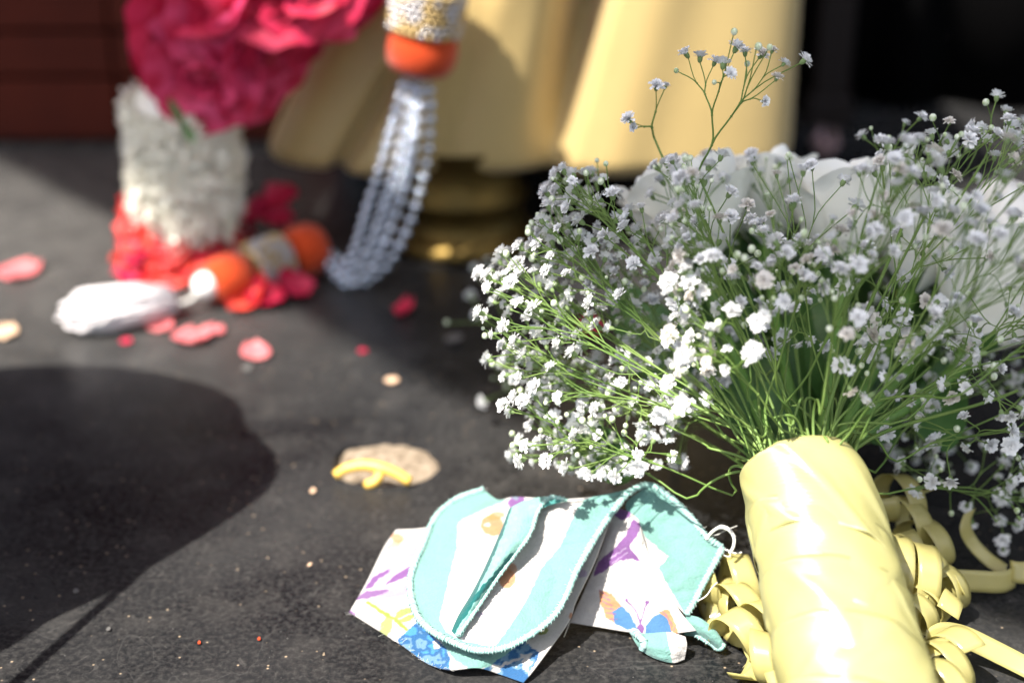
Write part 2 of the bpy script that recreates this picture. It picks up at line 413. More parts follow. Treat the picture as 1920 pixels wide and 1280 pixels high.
for j in range(nv):
    t = j / (nv - 1)
    if t < .12:
        a = t / .12 * pi / 2; inset = .010 * (1 - sin(a)); z = gz0 + .010 * (1 - cos(a))
    else: inset = 0; z = gz0 + .010 + (t - .12) / .88 * .30
    for i in range(nu):
        hz = (z - gz0)
        xl = GX0 + hz * .52; xr = GX1 - hz * .02
        cx = (xl + xr) / 2; hx = (xr - xl) / 2 - inset
        x = cx + hx * EX[i]; sn = EY[i]
        y = .80 - (.098 - inset) * sn
        if sn > 0:                                                      # folds on the side that faces out
            d1 = seg_d(x, z, (c1a.x, c1a.z), (c1b.x, c1b.z)); d2 = seg_d(x, z, (c2a.x, c2a.z), (c2b.x, c2b.z)); d3 = seg_d(x, z, (c3a.x, c3a.z), (c3b.x, c3b.z))
            f = .014 * math.exp(-(d1 / .004) ** 2) + .004 / (1 + math.exp(d1 / .004))
            dd = d2 / (.005 if d2 > 0 else .015); f += (.012 + .42 * hz) * math.exp(-dd * dd)
            f -= .006 * math.exp(-((d2 - .028) / .018) ** 2) + .005 * math.exp(-((d1 - .022) / .015) ** 2)
            f += .003 * math.exp(-((d2 + .055) / .008) ** 2)
            f += .004 * noise.noise(Vector((x * 14 - z * 5, z * 6, 3)))
            y += f * min(1, sn * 1.6)
        V.append((x, y, z))
F = grid_faces(nu, nv, True)
part('draped_cloth', V, F, M['gold'], gold)
V, F = lathe([(.001, 0), (.068, 0), (.07, .003), (.07, .009), (.068, .012), (.001, .012)], (.01, .80, gz0 + .012), n=48)
part('stand_board', V, F, M['brownpost'], gold)
foot = thing('brass_foot', 'turned dark brass foot under the gold cloth', 'pedestal', (ped_c.x, .735, 0))
prof = [(.001, 0), (.040, 0), (.042, .002), (.042, .006), (.038, .009), (.034, .011), (.0325, .018), (.034, .024), (.036, .026), (.036, .030), (.033, .033), (.0315, .044), (.034, .052), (.036, .056), (.036, .058)]
V, F = lathe(prof, (ped_c.x, .735, 0), n=56); part('turned_base', V, F, M['brass'], foot)

# ---------------------------------------------------------------- petals and roses
def wrap_petal(R, H, span, opn, curl, nu=9, nv=9, seed=0, frill=0.0):
    """one petal standing on the z axis, wrapping round it, centred on +x"""
    V = []
    for j in range(nv):
        v = j / (nv - 1)
        for i in range(nu):
            u = i / (nu - 1) * 2 - 1
            w = span * (.42 + .58 * sin(pi * min(v * .66 + .06, .55)))
            w *= 1 - .55 * max(0, v - .78) ** 1.5 * 3
            th = u * w
            r = R * (1 - (1 - v) ** 2.4) * (1 + .05 * (1 - u * u)) + opn * R * v ** 2.5 + curl * R * max(0, v - .7) ** 2 * 9
            z = H * (v - .15 * u * u * v * v) - curl * H * max(0, v - .75) ** 2 * 2.5
            k = frill * v * v
            r += k * R * noise.noise(Vector((u * 1.7, v * 2, seed * 7.1))) ; z += k * H * .5 * noise.noise(Vector((u * 2.1, v * 2, seed * 3.3 + 40)))
            V.append(Vector((r * cos(th), r * sin(th), z)))
    return V, grid_faces(nu, nv)
WHITE_LAYERS = [(3, .0060, .037, 1.15, -.25, 0), (4, .0098, .0375, 1.0, -.12, 0), (5, .0138, .0365, .86, .02, .10), (5, .0166, .0360, .84, .04, .10), (5, .0182, .0335, .80, .10, .22)]
white_meshes = [[mesh('petal', *wrap_petal(R, H, sp, o, c, 10, 10, s + 10 * k, .12), M['rose_white']) for s in range(2)] for k, (n_, R, H, sp, o, c) in enumerate(WHITE_LAYERS)]
RED_LAYERS = [(3, .0035, .012, 1.2, -.1, 0), (4, .0060, .0125, 1.0, .2, .1), (5, .0085, .0115, .85, .55, .3), (5, .0105, .0095, .75, .95, .5)]
red_meshes = {k: [[mesh('petal', *wrap_petal(R, H, sp, o, c, 7, 6, s + 10 * q, .32), M[k]) for s in range(3)] for q, (n_, R, H, sp, o, c) in enumerate(RED_LAYERS)] for k in ('magenta', 'pink')}
def build_rose(parent, Mw, layers, meshes, jit=.12, inner_mesh=None):
    rose = bpy.data.objects.new('rose', None); rose.empty_display_size = .005; COL.objects.link(rose); rose.parent = parent
    rose.matrix_basis = Matrix.Translation(-root_loc(parent)) @ Mw
    for k, (n_, *_r) in enumerate(layers):
        a0 = RND.uniform(0, 6.28)
        for i in range(n_):
            me = RND.choice(meshes[k]); o = bpy.data.objects.new('petal', me); COL.objects.link(o); o.parent = rose
            o.matrix_basis = Matrix.Rotation(a0 + 2 * pi * i / n_ + RND.uniform(-.15, .15), 4, 'Z') @ Matrix.Rotation(RND.uniform(-jit, jit), 4, 'Y') @ Matrix.Scale(RND.uniform(.93, 1.05), 4)
    return rose
def flat_petal(L, W, cup, seed, nu=7, nv=8):
    V = []
    for j in range(nv):
        v = j / (nv - 1)
        for i in range(nu):
            u = i / (nu - 1) * 2 - 1; w = W * sin(pi * (.08 + .86 * v) ** .8) ** .6
            V.append(Vector((u * w, (v - .5) * L, cup * (u * u * .7 + (v - .5) ** 2 * 2) * W + .12 * W * noise.noise(Vector((u * 1.5, v * 3, seed * 5.7))))))
    return V, grid_faces(nu, nv)

# ---------------------------------------------------------------- garland
gar = thing('garland', 'flower garland of magenta roses and white florets ending in silver bead strands and a tassel', 'garland', G(345, 520))
axis_w = [D(338, 185, .685), D(346, 300, .69), D(348, 380, .695), D(345, 465, .70)]
AW = resample(axis_w, 40)
# white floret cuff
rad_w = .0275
core_r = [rad_w * .80] * 40
V, F = tube(AW, core_r, 24); part('floret_core', V, F, M['floret'], gar)
def floret_mesh(seed):
    V, F = [], []; rr = random.Random(seed)
    for k in range(6):
        a = 2 * pi * k / 6 + rr.uniform(-.2, .2); tl = rr.uniform(.2, .8)
        Mx = Matrix.Rotation(a, 4, 'Z') @ Matrix.Rotation(-tl, 4, 'Y') @ Matrix.Rotation(-pi / 2, 4, 'Z')
        pv, pf = flat_petal(1, .26, .8, seed + k, 4, 5); b = len(V)
        V += [Mx @ (p + Vector((0, .55, 0))) for p in pv]; F += [tuple(i + b for i in f) for f in pf]
    return mesh('floret', V, F, M['floret'])
FM = [floret_mesh(s) for s in range(5)]
def floret_at(k, n_):
    t = (k + .5) / n_; a = k * 2.39996
    i = min(int(t * 39), 38); p = AW[i].lerp(AW[i + 1], t * 39 - i); ax = (AW[i + 1] - AW[i]).normalized()
    e1v = ax.orthogonal().normalized(); e2v = ax.cross(e1v); nrm = e1v * cos(a) + e2v * sin(a)
    q = p + nrm * rad_w * RND.uniform(.80, 1.0)
    return q, frame(q, nrm + Vector((RND.uniform(-.5, .5), RND.uniform(-.5, .5), RND.uniform(-.4, .5))), RND.uniform(0, 6), RND.uniform(.0036, .0052))
fl_ = sorted((floret_at(k, 950) for k in range(950)), key=lambda f: f[0].y)
for q, Mx in fl_[:290]: inst('floret', RND.choice(FM), Mx, gar)
V, F = [], []
for q, Mx in fl_[290:]:
    me = RND.choice(FM); b = len(V); V += [Mx @ v.co for v in me.vertices]; F += [tuple(i + b for i in f.vertices) for f in me.polygons]
o = part('far_florets', V, F, M['floret'], gar); o['kind'] = 'stuff'
for lp in ((352, 245, .645), (330, 208, .648)):                           # green tips poking out of the florets
    c = D(*lp); V, F = flat_petal(.012, .0022, .6, 3); Mx = frame(c, (0, -1, .4), .5)
    part('leaf', [Mx @ v for v in V], F, M['leaf'], gar)
# magenta roses
path_r = resample([D(402, 105, .685), D(425, 50, .685), D(470, 0, .683), D(540, -45, .68), D(620, -85, .68)], 60)
spots = []
for row, n_ in ((0, 6), (1, 6), (2, 7), (3, 6), (4, 7), (5, 6), (6, 6)):
    i = min(int(row / 6 * 56) + 1, 58); p = path_r[i]; ax = (path_r[i + 1] - path_r[i - 1]).normalized()
    e1v = Vector((0, -1, 0)); e1v = (e1v - ax * e1v.dot(ax)).normalized(); e2v = ax.cross(e1v)
    for k in range(n_):
        a = 2 * pi * k / n_ + row * .45
        nrm = e1v * cos(a) + e2v * sin(a)
        if nrm.y > .75: continue
        spots.append((p + nrm * .016 + ax * RND.uniform(-.004, .004), nrm))
V, F = tube(path_r, .020, 20); part('rose_core', V, F, M['magenta'], gar)
for p, nrm in spots:
    kind = RND.choice(('magenta', 'pink'))
    build_rose(gar, frame(p, nrm + Vector((RND.uniform(-.35, .35), -.1, RND.uniform(-.35, .35))), RND.uniform(0, 6), RND.uniform(1.0, 1.28)), RED_LAYERS, red_meshes[kind], .25)
# crimson petal skirt at the bottom
for k in range(90):
    a = RND.uniform(-pi, pi); zz = RND.uniform(.004, .030)
    rr = .025 + .005 * (1 - zz / .03) + RND.uniform(-.002, .002)
    nrm = Vector((sin(a), -cos(a), RND.uniform(.2, .9))).normalized()
    q = Vector((AW[-1].x, .70, zz)) + Vector((sin(a), -cos(a), 0)) * rr
    V, F = flat_petal(RND.uniform(.018, .026), RND.uniform(.008, .011), .35, k)
    Mx = frame(q, nrm, RND.uniform(0, 6.3))
    part('petal', [Vector((w.x, w.y, max(.0012 + .0002 * k / 90, w.z))) for w in (Mx @ v for v in V)], F, M['crimson'] if RND.random() < .8 else M['magenta'], gar)
V, F = tube([(AW[-1].x, .70, .001), (AW[-1].x, .70, .04)], .025, 20); part('petal_core', V, F, M['crimson'], gar)
for px, py, z, k in ((480, 405, .015, 'magenta'), (515, 412, .01, 'magenta'), (530, 375, .02, 'magenta'), (455, 440, .012, 'magenta'), (500, 560, .004, 'magenta'), (455, 568, .003, 'crimson'), (548, 540, .006, 'magenta'), (480, 548, .006, 'crimson'), (430, 415, .02, 'magenta')):
    c = D(px, py, .70) if py < 450 else G(px, py, z)
    V, F = flat_petal(.018, .008, .7, px); Mx = frame(c, (RND.uniform(-.5, .5), -.5, 1), RND.uniform(0, 6))
    part('petal', [Vector((w.x, w.y, max(.0008, w.z))) for w in (Mx @ v for v in V)], F, M[k], gar)
# beaded strands: orange ball, collar, silver strings
def ball(c, ax, r, h, mat_, name='cloth_ball'):
    prof = [(.001, -h), (r * .55, -h), (r * .82, -h * .86), (r * .96, -h * .5), (r, 0), (r * .96, h * .5), (r * .82, h * .86), (r * .55, h), (.001, h)]
    V, F = lathe(prof, c, ax, 32); return part(name, V, F, mat_, gar)
def collar(c, ax, r, h):
    V, F = lathe([(r * .5, -h), (r * .9, -h), (r * .93, 0), (r * .9, h), (r * .5, h)], c, ax, 28); cb = part('bead_collar', V, F, M['goldbead'], gar)
    rows = 7; V, F, mi = [], [], []
    Mx = frame(Vector(c), ax)
    for q in range(rows):
        n_ = 30
        for k in range(n_):
            a = 2 * pi * (k + .5 * (q % 2)) / n_; p = Mx @ Vector((r * cos(a), r * sin(a), -h + 2 * h * (q + .5) / rows))
            f0 = len(F); sphere(p, r * .115, 6, 5, V, F); mi += [1 if RND.random() < .35 else 0] * (len(F) - f0)
    o = part('small_beads', V, F, [M['collar_silver'], M['goldbead']], cb, mi); o['kind'] = 'stuff'
BY = .668
tp = D(801, 5, BY); bt = D(786, 112, BY)
ax_t = (tp - bt).normalized()
ball(D(791, 93, BY), ax_t, .0172, .0115, M['orange'])
collar(D(800, 18, BY), ax_t, .0170, .0105)
collar(D(806, -40, BY), ax_t, .0165, .008)
bead_me = mesh('bead', *sphere((0, 0, 0), 1, 8, 6), M['silver'])
strand_c = [D(782, 140, BY), D(775, 210, BY - .001), D(757, 310, BY - .002), D(722, 420, BY - .004), D(690, 490, BY - .006), G(652, 522, .005), G(615, 490, .008)]
SC = resample(strand_c, 200)
for sidx, (ou, ov) in enumerate(((-.0088, 0), (-.0030, -.004), (.0030, -.003), (.0088, -.001), (.0005, .005))):
    pts = []
    for i, p in enumerate(SC):
        t = (SC[min(i + 1, 199)] - SC[max(i - 1, 0)]).normalized(); side = t.cross(Vector((0, 1, 0))).normalized(); dep = side.cross(t)
        k = i / 199; w = .55 + .75 * sin(pi * min(1, k * 1.15)) ** .8
        tw = .3 * sin(k * 5 + sidx); q = p + side * (ou * w * cos(tw)) + dep * (ov + .003 * sin(k * 9 + sidx * 2)) * w
        q.z = max(q.z, .0026); pts.append(q)
    RS = resample(pts, 21, 2)
    for i, q in enumerate(RS):
        inst('bead', bead_me, frame(q, (RND.random(), RND.random(), 1), 0, RND.uniform(.0025, .0030)), gar)
    V, F = tube(RS, .0005, 4); part('string', V, F, M['thread'], gar)
b2 = G(580, 505, .006); b2.z = .0165; b3 = G(418, 548, .004); b3.z = .0145
b2 = G(571, 470, .0145); b3 = G(427, 521, .0125)
axl = (b2 - b3).normalized()
ball(b2, axl, .0138, .0100, M['orange']); ball(b3, axl, .0120, .0110, M['orange']); collar(b2.lerp(b3, .50), axl, .0124, .0100)
pe = b3 - axl * .0125; V, F = sphere(pe, .0068, 16, 10); part('pearl', V, F, M['pearl'], gar)
# tassel
ts0 = G(330, 572, .006); ts1 = G(112, 602, .008)
V, F = tube(resample([pe, pe.lerp(ts0, .5) - Vector((0, 0, .002)), ts0], 10), .0012, 6); part('cord', V, F, M['thread'], gar)
tas = []
V, F = [], []
for k in range(420):
    t0 = RND.uniform(0, .35); t1 = min(1.0, t0 + RND.uniform(.35, .7)); a = RND.uniform(0, 6.28); rr = RND.random() ** .5
    def tp_(t):
        w = .0115 * (.35 + .65 * sin(pi * min(1, t * .62 + .10))) * (1 if t < .85 else 1 - (t - .85) * 3)
        p = ts0.lerp(ts1, t); p.z = .0098
        d = (ts1 - ts0).normalized(); s = d.cross(Vector((0, 0, 1)))
        return p + s * w * rr * cos(a) * 1.15 + Vector((0, 0, max(-.0090, w * rr * sin(a) * .85)))
    P_ = [tp_(t0), tp_((t0 + t1) / 2) + Vector((RND.uniform(-1, 1), RND.uniform(-1, 1), RND.random())) * .0008, tp_(t1) + Vector((RND.uniform(-1, 1), RND.uniform(-1, 1), RND.uniform(0, 1))) * .0015]
    tube(P_, [.0009, .0011, .0007], 4, True, V, F)
part('tassel', V, F, M['cotton'], gar)

# ---------------------------------------------------------------- loose petals and crumbs on the floor
def loose(px, py, wpx, m, label, cat='petal', group='petals fallen on the stone floor', asp=.6, cup=.28, rot=None):
    c = G(px, py); t = pix(c)[2]; W = wpx * .9 * t / FPX / 2
    V, F = flat_petal(W * 2 * asp / .62, W, cup, px)
    if rot is None: rot = RND.uniform(-.5, .5)
    Mx = Matrix.Translation(c) @ Matrix.Rotation(rot, 4, 'Z') @ Matrix.Rotation(RND.uniform(-.1, .1), 4, 'X')
    W_ = [Mx @ v for v in V]; zm = min(w.z for w in W_)
    o = part('petal' if cat == 'petal' else 'crumb', [w - Vector((0, 0, zm - .0007)) for w in W_], F, m, origin=c, solid=.00025)
    tag(o, label, cat, group)
loose(40, 514, 80, M['loose_pink'], 'large pink petal at the left edge of the sunlit floor', asp=.75)
loose(303, 616, 55, M['loose_pink'], 'small pink petal just in front of the white tassel')
loose(362, 638, 80, M['loose_pink'], 'wide pink petal nearest the orange ball with a pearl tip', cup=.35)
loose(398, 626, 55, M['loose_pink'], 'pink petal overlapping the wide petal below the pearl', cup=.4)
loose(479, 665, 60, M['loose_pink'], 'oval coral petal with a pale tip lying alone in the sun', asp=.75)
loose(758, 588, 36, M['loose_red'], 'crimson petal on the shaded floor right of the bead strands', asp=1.1, cup=1.2)
loose(237, 643, 26, M['loose_red'], 'tiny red petal scrap left of the pink petals')
loose(680, 661, 20, M['loose_red'], 'tiny dark red petal in the shade line')
loose(1105, 628, 50, M['loose_red'], 'crimson petal half hidden behind the left side of the bouquet', cup=1.2)
loose(1545, 296, 62, M['dimbit'], 'dim pink petal on the dark floor behind the roses', cup=1.5)
CR = 'crumbs on the stone floor'
loose(735, 717, 30, M['tanbit'], 'tan flake lying near the edge of the shade', 'flake', CR, .5)
loose(10, 627, 55, M['tanbit'], 'tan flake at the left edge in front of the tassel', 'flake', CR, .8)
loose(852, 640, 34, M['palebit'], 'pale grey flake in the shade left of the bouquet', 'flake', CR, .9)
loose(465, 692, 18, M['palebit'], 'round pale crumb below the oval coral petal', 'flake', CR, 1)
loose(587, 923, 11, M['tanbit'], 'orange tan crumb left of the floor hollow', 'flake', CR, 1)
loose(486, 1200, 6, M['orange'], 'orange speck on the near floor, right one of a pair', 'flake', CR, 1)
loose(374, 1207, 6, M['orange'], 'orange speck on the near floor, left one of a pair', 'flake', CR, 1)
loose(204, 1182, 9, M['palebit'], 'pale grey chip on the near floor beside the rounded shadow', 'flake', CR, .8)
loose(143, 1111, 12, M['palebit'], 'grey chip lying inside the dark rounded shadow', 'flake', CR, .8)
loose(581, 1061, 7, M['tanbit'], 'tan crumb left of the handkerchief', 'flake', CR, 1)
V, F = [], []
for k in range(260):
    c = G(RND.uniform(-100, 2000), RND.uniform(560, 1330)); r = RND.uniform(.00012, .0003); c.z = r * .5
    sphere(c, r, 5, 4, V, F, (1, 1, .7))
tag(part('grit', V, F, M['palebit']), 'fine pale grit scattered over the stone floor', 'grit', kind='stuff')

# ---------------------------------------------------------------- handkerchief
def cz(P):   # crop coordinates -> photo pixels
    return [(620 + x / 2.4, 860 + y / 2.4, *r) for x, y, *r in P]
def inpoly(X, Y, P):
    P = [(620 + p[0] / 2.4, 860 + p[1] / 2.4) for p in P]; r = np.zeros(X.shape, bool); n_ = len(P)
    for i in range(n_):
        x0, y0 = P[i]; x1, y1 = P[(i + 1) % n_]
        if y0 == y1: continue
        c = ((y0 > Y) != (y1 > Y)) & (X < (x1 - x0) * (Y - y0) / (y1 - y0) + x0); r ^= c
    return r
def inell(X, Y, cx, cy, rx, ry, rot=0):
    x = X - (620 + cx / 2.4); y = Y - (860 + cy / 2.4); c, s = cos(rot), sin(rot)
    return ((x * c + y * s) / (rx / 2.4)) ** 2 + ((-x * s + y * c) / (ry / 2.4)) ** 2 < 1
def inline(X, Y, P, w):
    r = np.zeros(X.shape, bool)
    P = [(620 + p[0] / 2.4, 860 + p[1] / 2.4) for p in P]
    for (x0, y0), (x1, y1) in zip(P, P[1:]):
        dx, dy = x1 - x0, y1 - y0; t = np.clip(((X - x0) * dx + (Y - y0) * dy) / (dx * dx + dy * dy), 0, 1)
        r |= (X - x0 - t * dx) ** 2 + (Y - y0 - t * dy) ** 2 < (w / 4.8) ** 2
    return r
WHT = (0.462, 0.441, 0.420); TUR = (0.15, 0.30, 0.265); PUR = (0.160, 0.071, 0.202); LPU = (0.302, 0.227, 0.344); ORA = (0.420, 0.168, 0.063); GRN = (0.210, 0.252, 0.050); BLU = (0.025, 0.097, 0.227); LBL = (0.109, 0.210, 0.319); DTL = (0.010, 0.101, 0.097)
hk_root = G(950, 1150)
hk = thing('handkerchief', 'folded white handkerchief printed with flowers and a butterfly, turquoise border, lying on the floor', 'handkerchief', hk_root)
def coons(name, top, right, bottom, left, nu, nv, paint, wr=.0007, wf=45, seed=0, bulge=0.0, solid=.0005):
    """top: left>right, bottom: left>right, left: top>bottom, right: top>bottom; points (px, py, height)"""
    T = resample(top, nu); B = resample(bottom, nu); L = resample(left, nv); Rr = resample(right, nv)
    V = []; XY = np.zeros((nu * nv, 2))
    for j in range(nv):
        v = j / (nv - 1)
        for i in range(nu):
            u = i / (nu - 1)
            p = T[i] * (1 - v) + B[i] * v + L[j] * (1 - u) + Rr[j] * u - (T[0] * (1 - u) * (1 - v) + T[-1] * u * (1 - v) + B[0] * (1 - u) * v + B[-1] * u * v)
            z = p.z + bulge * sin(pi * u) * sin(pi * v)
            e = min(1, 6 * min(u, 1 - u, v, 1 - v) + .3)
            q = G(p.x, p.y, 0)
            z += e * wr * noise.noise(Vector((q.x * wf, q.y * wf, seed))) + e * wr * .35 * noise.noise(Vector((q.x * wf * 4, q.y * wf * 4, seed)))
            V.append(G(p.x, p.y, max(.0006, z))); XY[j * nu + i] = (p.x, p.y)
    o = part(name, V, [tuple(reversed(f)) for f in grid_faces(nu, nv)], M['cloth'], hk, solid=solid)
    rgb = np.ones((nu * nv, 4)); rgb[:, :3] = WHT
    # slightly ragged printed edges
    jx = np.array([noise.noise(Vector((x * .12, y * .12, 5))) for x, y in XY]) * 2.0; jy = np.array([noise.noise(Vector((x * .12, y * .12, 9))) for x, y in XY]) * 2.0
    mott = np.array([noise.noise(Vector((x * .035, y * .035, 2))) + .6 * noise.noise(Vector((x * .11, y * .11, 4))) for x, y in XY])
    paint(rgb, XY[:, 0] + jx, XY[:, 1] + jy, mott)
    at = o.data.attributes.new('print', 'FLOAT_COLOR', 'POINT'); at.data.foreach_set('color', rgb.astype(np.float32).ravel())
    return o
def put(rgb, m, c, a=1.0): rgb[m, :3] = rgb[m, :3] * (1 - a) + np.array(c) * a
def paintA(rgb, X, Y, mo):
    for P in ([(160, 570), (230, 510), (330, 450), (440, 330), (430, 410), (340, 465), (260, 520), (200, 560)],): put(rgb, inpoly(X, Y, P), LPU, .9)
    put(rgb, inpoly(X, Y, [(150, 590), (190, 530), (270, 490), (255, 520), (215, 545), (190, 580)]), PUR)
    put(rgb, inpoly(X, Y, [(235, 575), (290, 520), (365, 478), (360, 525), (300, 550)]), PUR)
    put(rgb, inpoly(X, Y, [(100, 640), (160, 595), (270, 588), (230, 612), (180, 628)]), PUR, .95)
    put(rgb, inpoly(X, Y, [(200, 628), (270, 590), (370, 560), (370, 610), (260, 628)]), LPU, .9)
    put(rgb, inpoly(X, Y, [(70, 670), (115, 695), (105, 720), (60, 720)]), PUR)
    put(rgb, inell(X, Y, 303, 358, 30, 22, .2), ORA, .8)
    for k in range(5): put(rgb, inline(X, Y, [(285 + k * 9, 370), (245 + k * 14, 412)], 5), ORA, .9)
    put(rgb, inline(X, Y, [(170, 648), (225, 685), (275, 712), (345, 770)], 16), GRN)
    put(rgb, inell(X, Y, 335, 705, 48, 30, -.35) & ~inline(X, Y, [(300, 725), (375, 690)], 6), GRN, .9)
    put(rgb, inell(X, Y, 252, 755, 26, 46, .3), GRN, .85)
    bl = inpoly(X, Y, [(395, 725), (450, 790), (520, 850), (540, 900), (535, 960), (470, 950), (430, 930), (380, 885), (310, 850), (300, 820), (340, 780)])
    put(rgb, bl, BLU); put(rgb, bl & (mo > .12), LBL); put(rgb, bl & (mo < -.35), (.05, .2, .5)); put(rgb, inell(X, Y, 480, 845, 14, 14), WHT); put(rgb, inell(X, Y, 470, 825, 8, 8), WHT)
    put(rgb, inpoly(X, Y, [(480, 800), (560, 905), (630, 950), (720, 935), (830, 860), (700, 850)]), TUR)
    bl = inpoly(X, Y, [(690, 945), (780, 885), (880, 810), (905, 850), (940, 870), (930, 905), (905, 945), (880, 1010), (790, 1000), (690, 970)])
    put(rgb, bl, BLU); put(rgb, bl & (mo > .08), LBL); put(rgb, bl & (mo > .42), WHT); put(rgb, bl & inline(X, Y, [(720, 960), (790, 920), (850, 900), (900, 880)], 12), WHT, .8)
    put(rgb, inell(X, Y, 950, 770, 30, 22, .3), GRN, .9); put(rgb, inell(X, Y, 1125, 515, 30, 18, .2), LPU, .8); put(rgb, inell(X, Y, 1080, 705, 7, 14, .3), ORA, .8)
def paintB(rgb, X, Y, mo):
    put(rgb, inell(X, Y, 728, 300, 50, 48, .3) & ~inell(X, Y, 705, 298, 13, 9), ORA, .9); put(rgb, inell(X, Y, 745, 258, 40, 18, -.2), ORA, .8)
    put(rgb, inell(X, Y, 795, 540, 38, 42, .3), ORA, .85); put(rgb, inell(X, Y, 815, 495, 24, 22), ORA, .7)
    put(rgb, inline(X, Y, [(565, 468), (610, 455), (650, 462), (690, 480)], 14), LPU, .45); put(rgb, inline(X, Y, [(660, 695), (720, 712), (765, 755)], 22), LPU, .5)
    put(rgb, inpoly(X, Y, [(640, 100), (790, 190), (680, 235), (575, 285), (570, 400), (535, 530), (510, 640), (490, 720), (520, 780), (600, 820), (700, 840), (640, 950), (200, 900), (200, 100)]), TUR)
    put(rgb, inpoly(X, Y, [(1140, 190), (1450, 50), (1500, 200), (1300, 400), (1150, 750), (950, 900), (650, 950), (640, 830), (740, 845), (830, 720), (890, 620), (950, 490), (1030, 400), (1080, 290), (1110, 220)]), TUR)
    put(rgb, inpoly(X, Y, [(795, 200), (815, 170), (870, 165), (880, 200), (810, 225)]), PUR)
    put(rgb, inpoly(X, Y, [(935, 170), (1090, 150), (1060, 195), (960, 215)]), TUR)
    m = (rgb[:, 0] < .2); put(rgb, m & (mo > .25), (.16, .32, .285), .5)
def paintC(rgb, X, Y, mo):
    rgb[:, :3] = (.19, .38, .335); put(rgb, mo > .2, (.25, .43, .39), .5)
    put(rgb, inline(X, Y, [(800, 225), (765, 330), (700, 480), (640, 600), (580, 700), (545, 775)], 32), DTL)  # sewn pleat edges, with the fold's shade put into the dark teal
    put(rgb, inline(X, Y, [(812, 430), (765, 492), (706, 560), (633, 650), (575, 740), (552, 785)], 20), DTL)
    put(rgb, inpoly(X, Y, [(935, 210), (990, 185), (1060, 190), (1050, 205), (985, 210), (945, 235), (925, 290)]), (.06, .24, .22))
def paintD(rgb, X, Y, mo):
    put(rgb, inpoly(X, Y, [(1360, 270), (1395, 295), (1380, 350), (1345, 395), (1400, 465), (1350, 448), (1290, 462), (1240, 500), (1180, 530), (1205, 465), (1280, 400), (1330, 345)]), PUR)
    put(rgb, inline(X, Y, [(1255, 450), (1330, 400)], 5) | inline(X, Y, [(1270, 470), (1340, 420)], 4), LPU)
    put(rgb, inpoly(X, Y, [(1270, 225), (1360, 225), (1345, 265), (1310, 278), (1285, 260)]), PUR)
    put(rgb, inpoly(X, Y, [(1208, 588), (1265, 605), (1312, 665), (1275, 690), (1285, 742), (1240, 715), (1215, 650)]), ORA, .9)
    put(rgb, inpoly(X, Y, [(1268, 690), (1310, 662), (1350, 698), (1388, 775), (1330, 768), (1280, 738)]), (.055, .14, .27))
    put(rgb, inpoly(X, Y, [(1420, 752), (1460, 702), (1505, 692), (1540, 740), (1535, 790), (1415, 790)]), (.055, .14, .27))
    put(rgb, inpoly(X, Y, [(1475, 690), (1520, 672), (1562, 765), (1560, 792), (1535, 775), (1515, 720)]), ORA, .9)
    for k in range(6): put(rgb, inline(X, Y, [(1208 + k * 9, 590 + k * 26), (1250 + k * 8, 618 + k * 20)], 4), PUR, .8)
    for k in range(4): put(rgb, inline(X, Y, [(1490 + k * 20, 680 + k * 26), (1515 + k * 10, 705 + k * 22)], 4), PUR, .7)
    put(rgb, inline(X, Y, [(1398, 780), (1394, 730), (1380, 690), (1358, 660), (1335, 636)], 6) | inline(X, Y, [(1396, 735), (1408, 690), (1425, 645)], 6), PUR)
    put(rgb, inell(X, Y, 1333, 635, 8, 8) | inell(X, Y, 1426, 643, 8, 8) | inell(X, Y, 1397, 765, 16, 24), PUR)
def paintE(rgb, X, Y, mo):
    rgb[:, :3] = TUR; put(rgb, mo > .3, (.14, .305, .27), .5)
    put(rgb, inpoly(X, Y, [(1250, 250), (1385, 275), (1410, 350), (1518, 440), (1478, 490), (1530, 590), (1590, 690), (1560, 720), (1400, 600), (1250, 400)]), (.45, .425, .40))
def paintF(rgb, X, Y, mo):
    rgb[:, :3] = TUR; put(rgb, mo > .3, (.14, .305, .27), .5)
def paintT(rgb, X, Y, mo):
    rgb[:, :3] = TUR; put(rgb, inpoly(X, Y, [(1510, 760), (1700, 760), (1700, 960), (1545, 960)]), WHT)

hemB_left = [(690, 140, .026), (560, 188, .023), (470, 270, .020), (420, 380, .0175), (370, 500, .0155), (358, 590, .0135), (385, 700, .0115), (450, 775, .0105)]
hemB_bot = [(450, 775, .0105), (560, 832, .010), (660, 865, .0098), (780, 855, .0105), (900, 795, .0125)]
hemB_right = [(1430, 120, .036), (1340, 158, .0355), (1270, 240, .033), (1190, 360, .0285), (1110, 500, .024), (1060, 620, .019), (1000, 715, .0155), (900, 795, .0125)]
hemE = [(1430, 120, .036), (1510, 165, .034), (1600, 245, .0305), (1690, 352, .0265), (1762, 402, .0235)]
hemE2 = [(1762, 402, .0235), (1740, 450, .0215), (1680, 560, .0165), (1640, 640, .013), (1600, 705, .0105)]
coons('lower_fold', cz([(295, 320, .0125), (430, 310, .0155), (700, 260, .022), (1000, 240, .027), (1262, 262, .0300)]), cz([(1262, 262, .030), (1190, 460, .022), (1105, 640, .0125), (1070, 735, .008), (930, 930, .0035), (868, 1006, .0012)]),
      cz([(85, 690, .0012), (200, 762, .0012), (330, 845, .0015), (440, 922, .0012), (540, 948, .0035), (660, 940, .0045), (760, 968, .0012), (868, 1006, .0012)]), cz([(295, 320, .0125), (240, 400, .010), (160, 560, .0045), (85, 690, .0012)]), 210, 150, paintA, .0016, 40, 1)
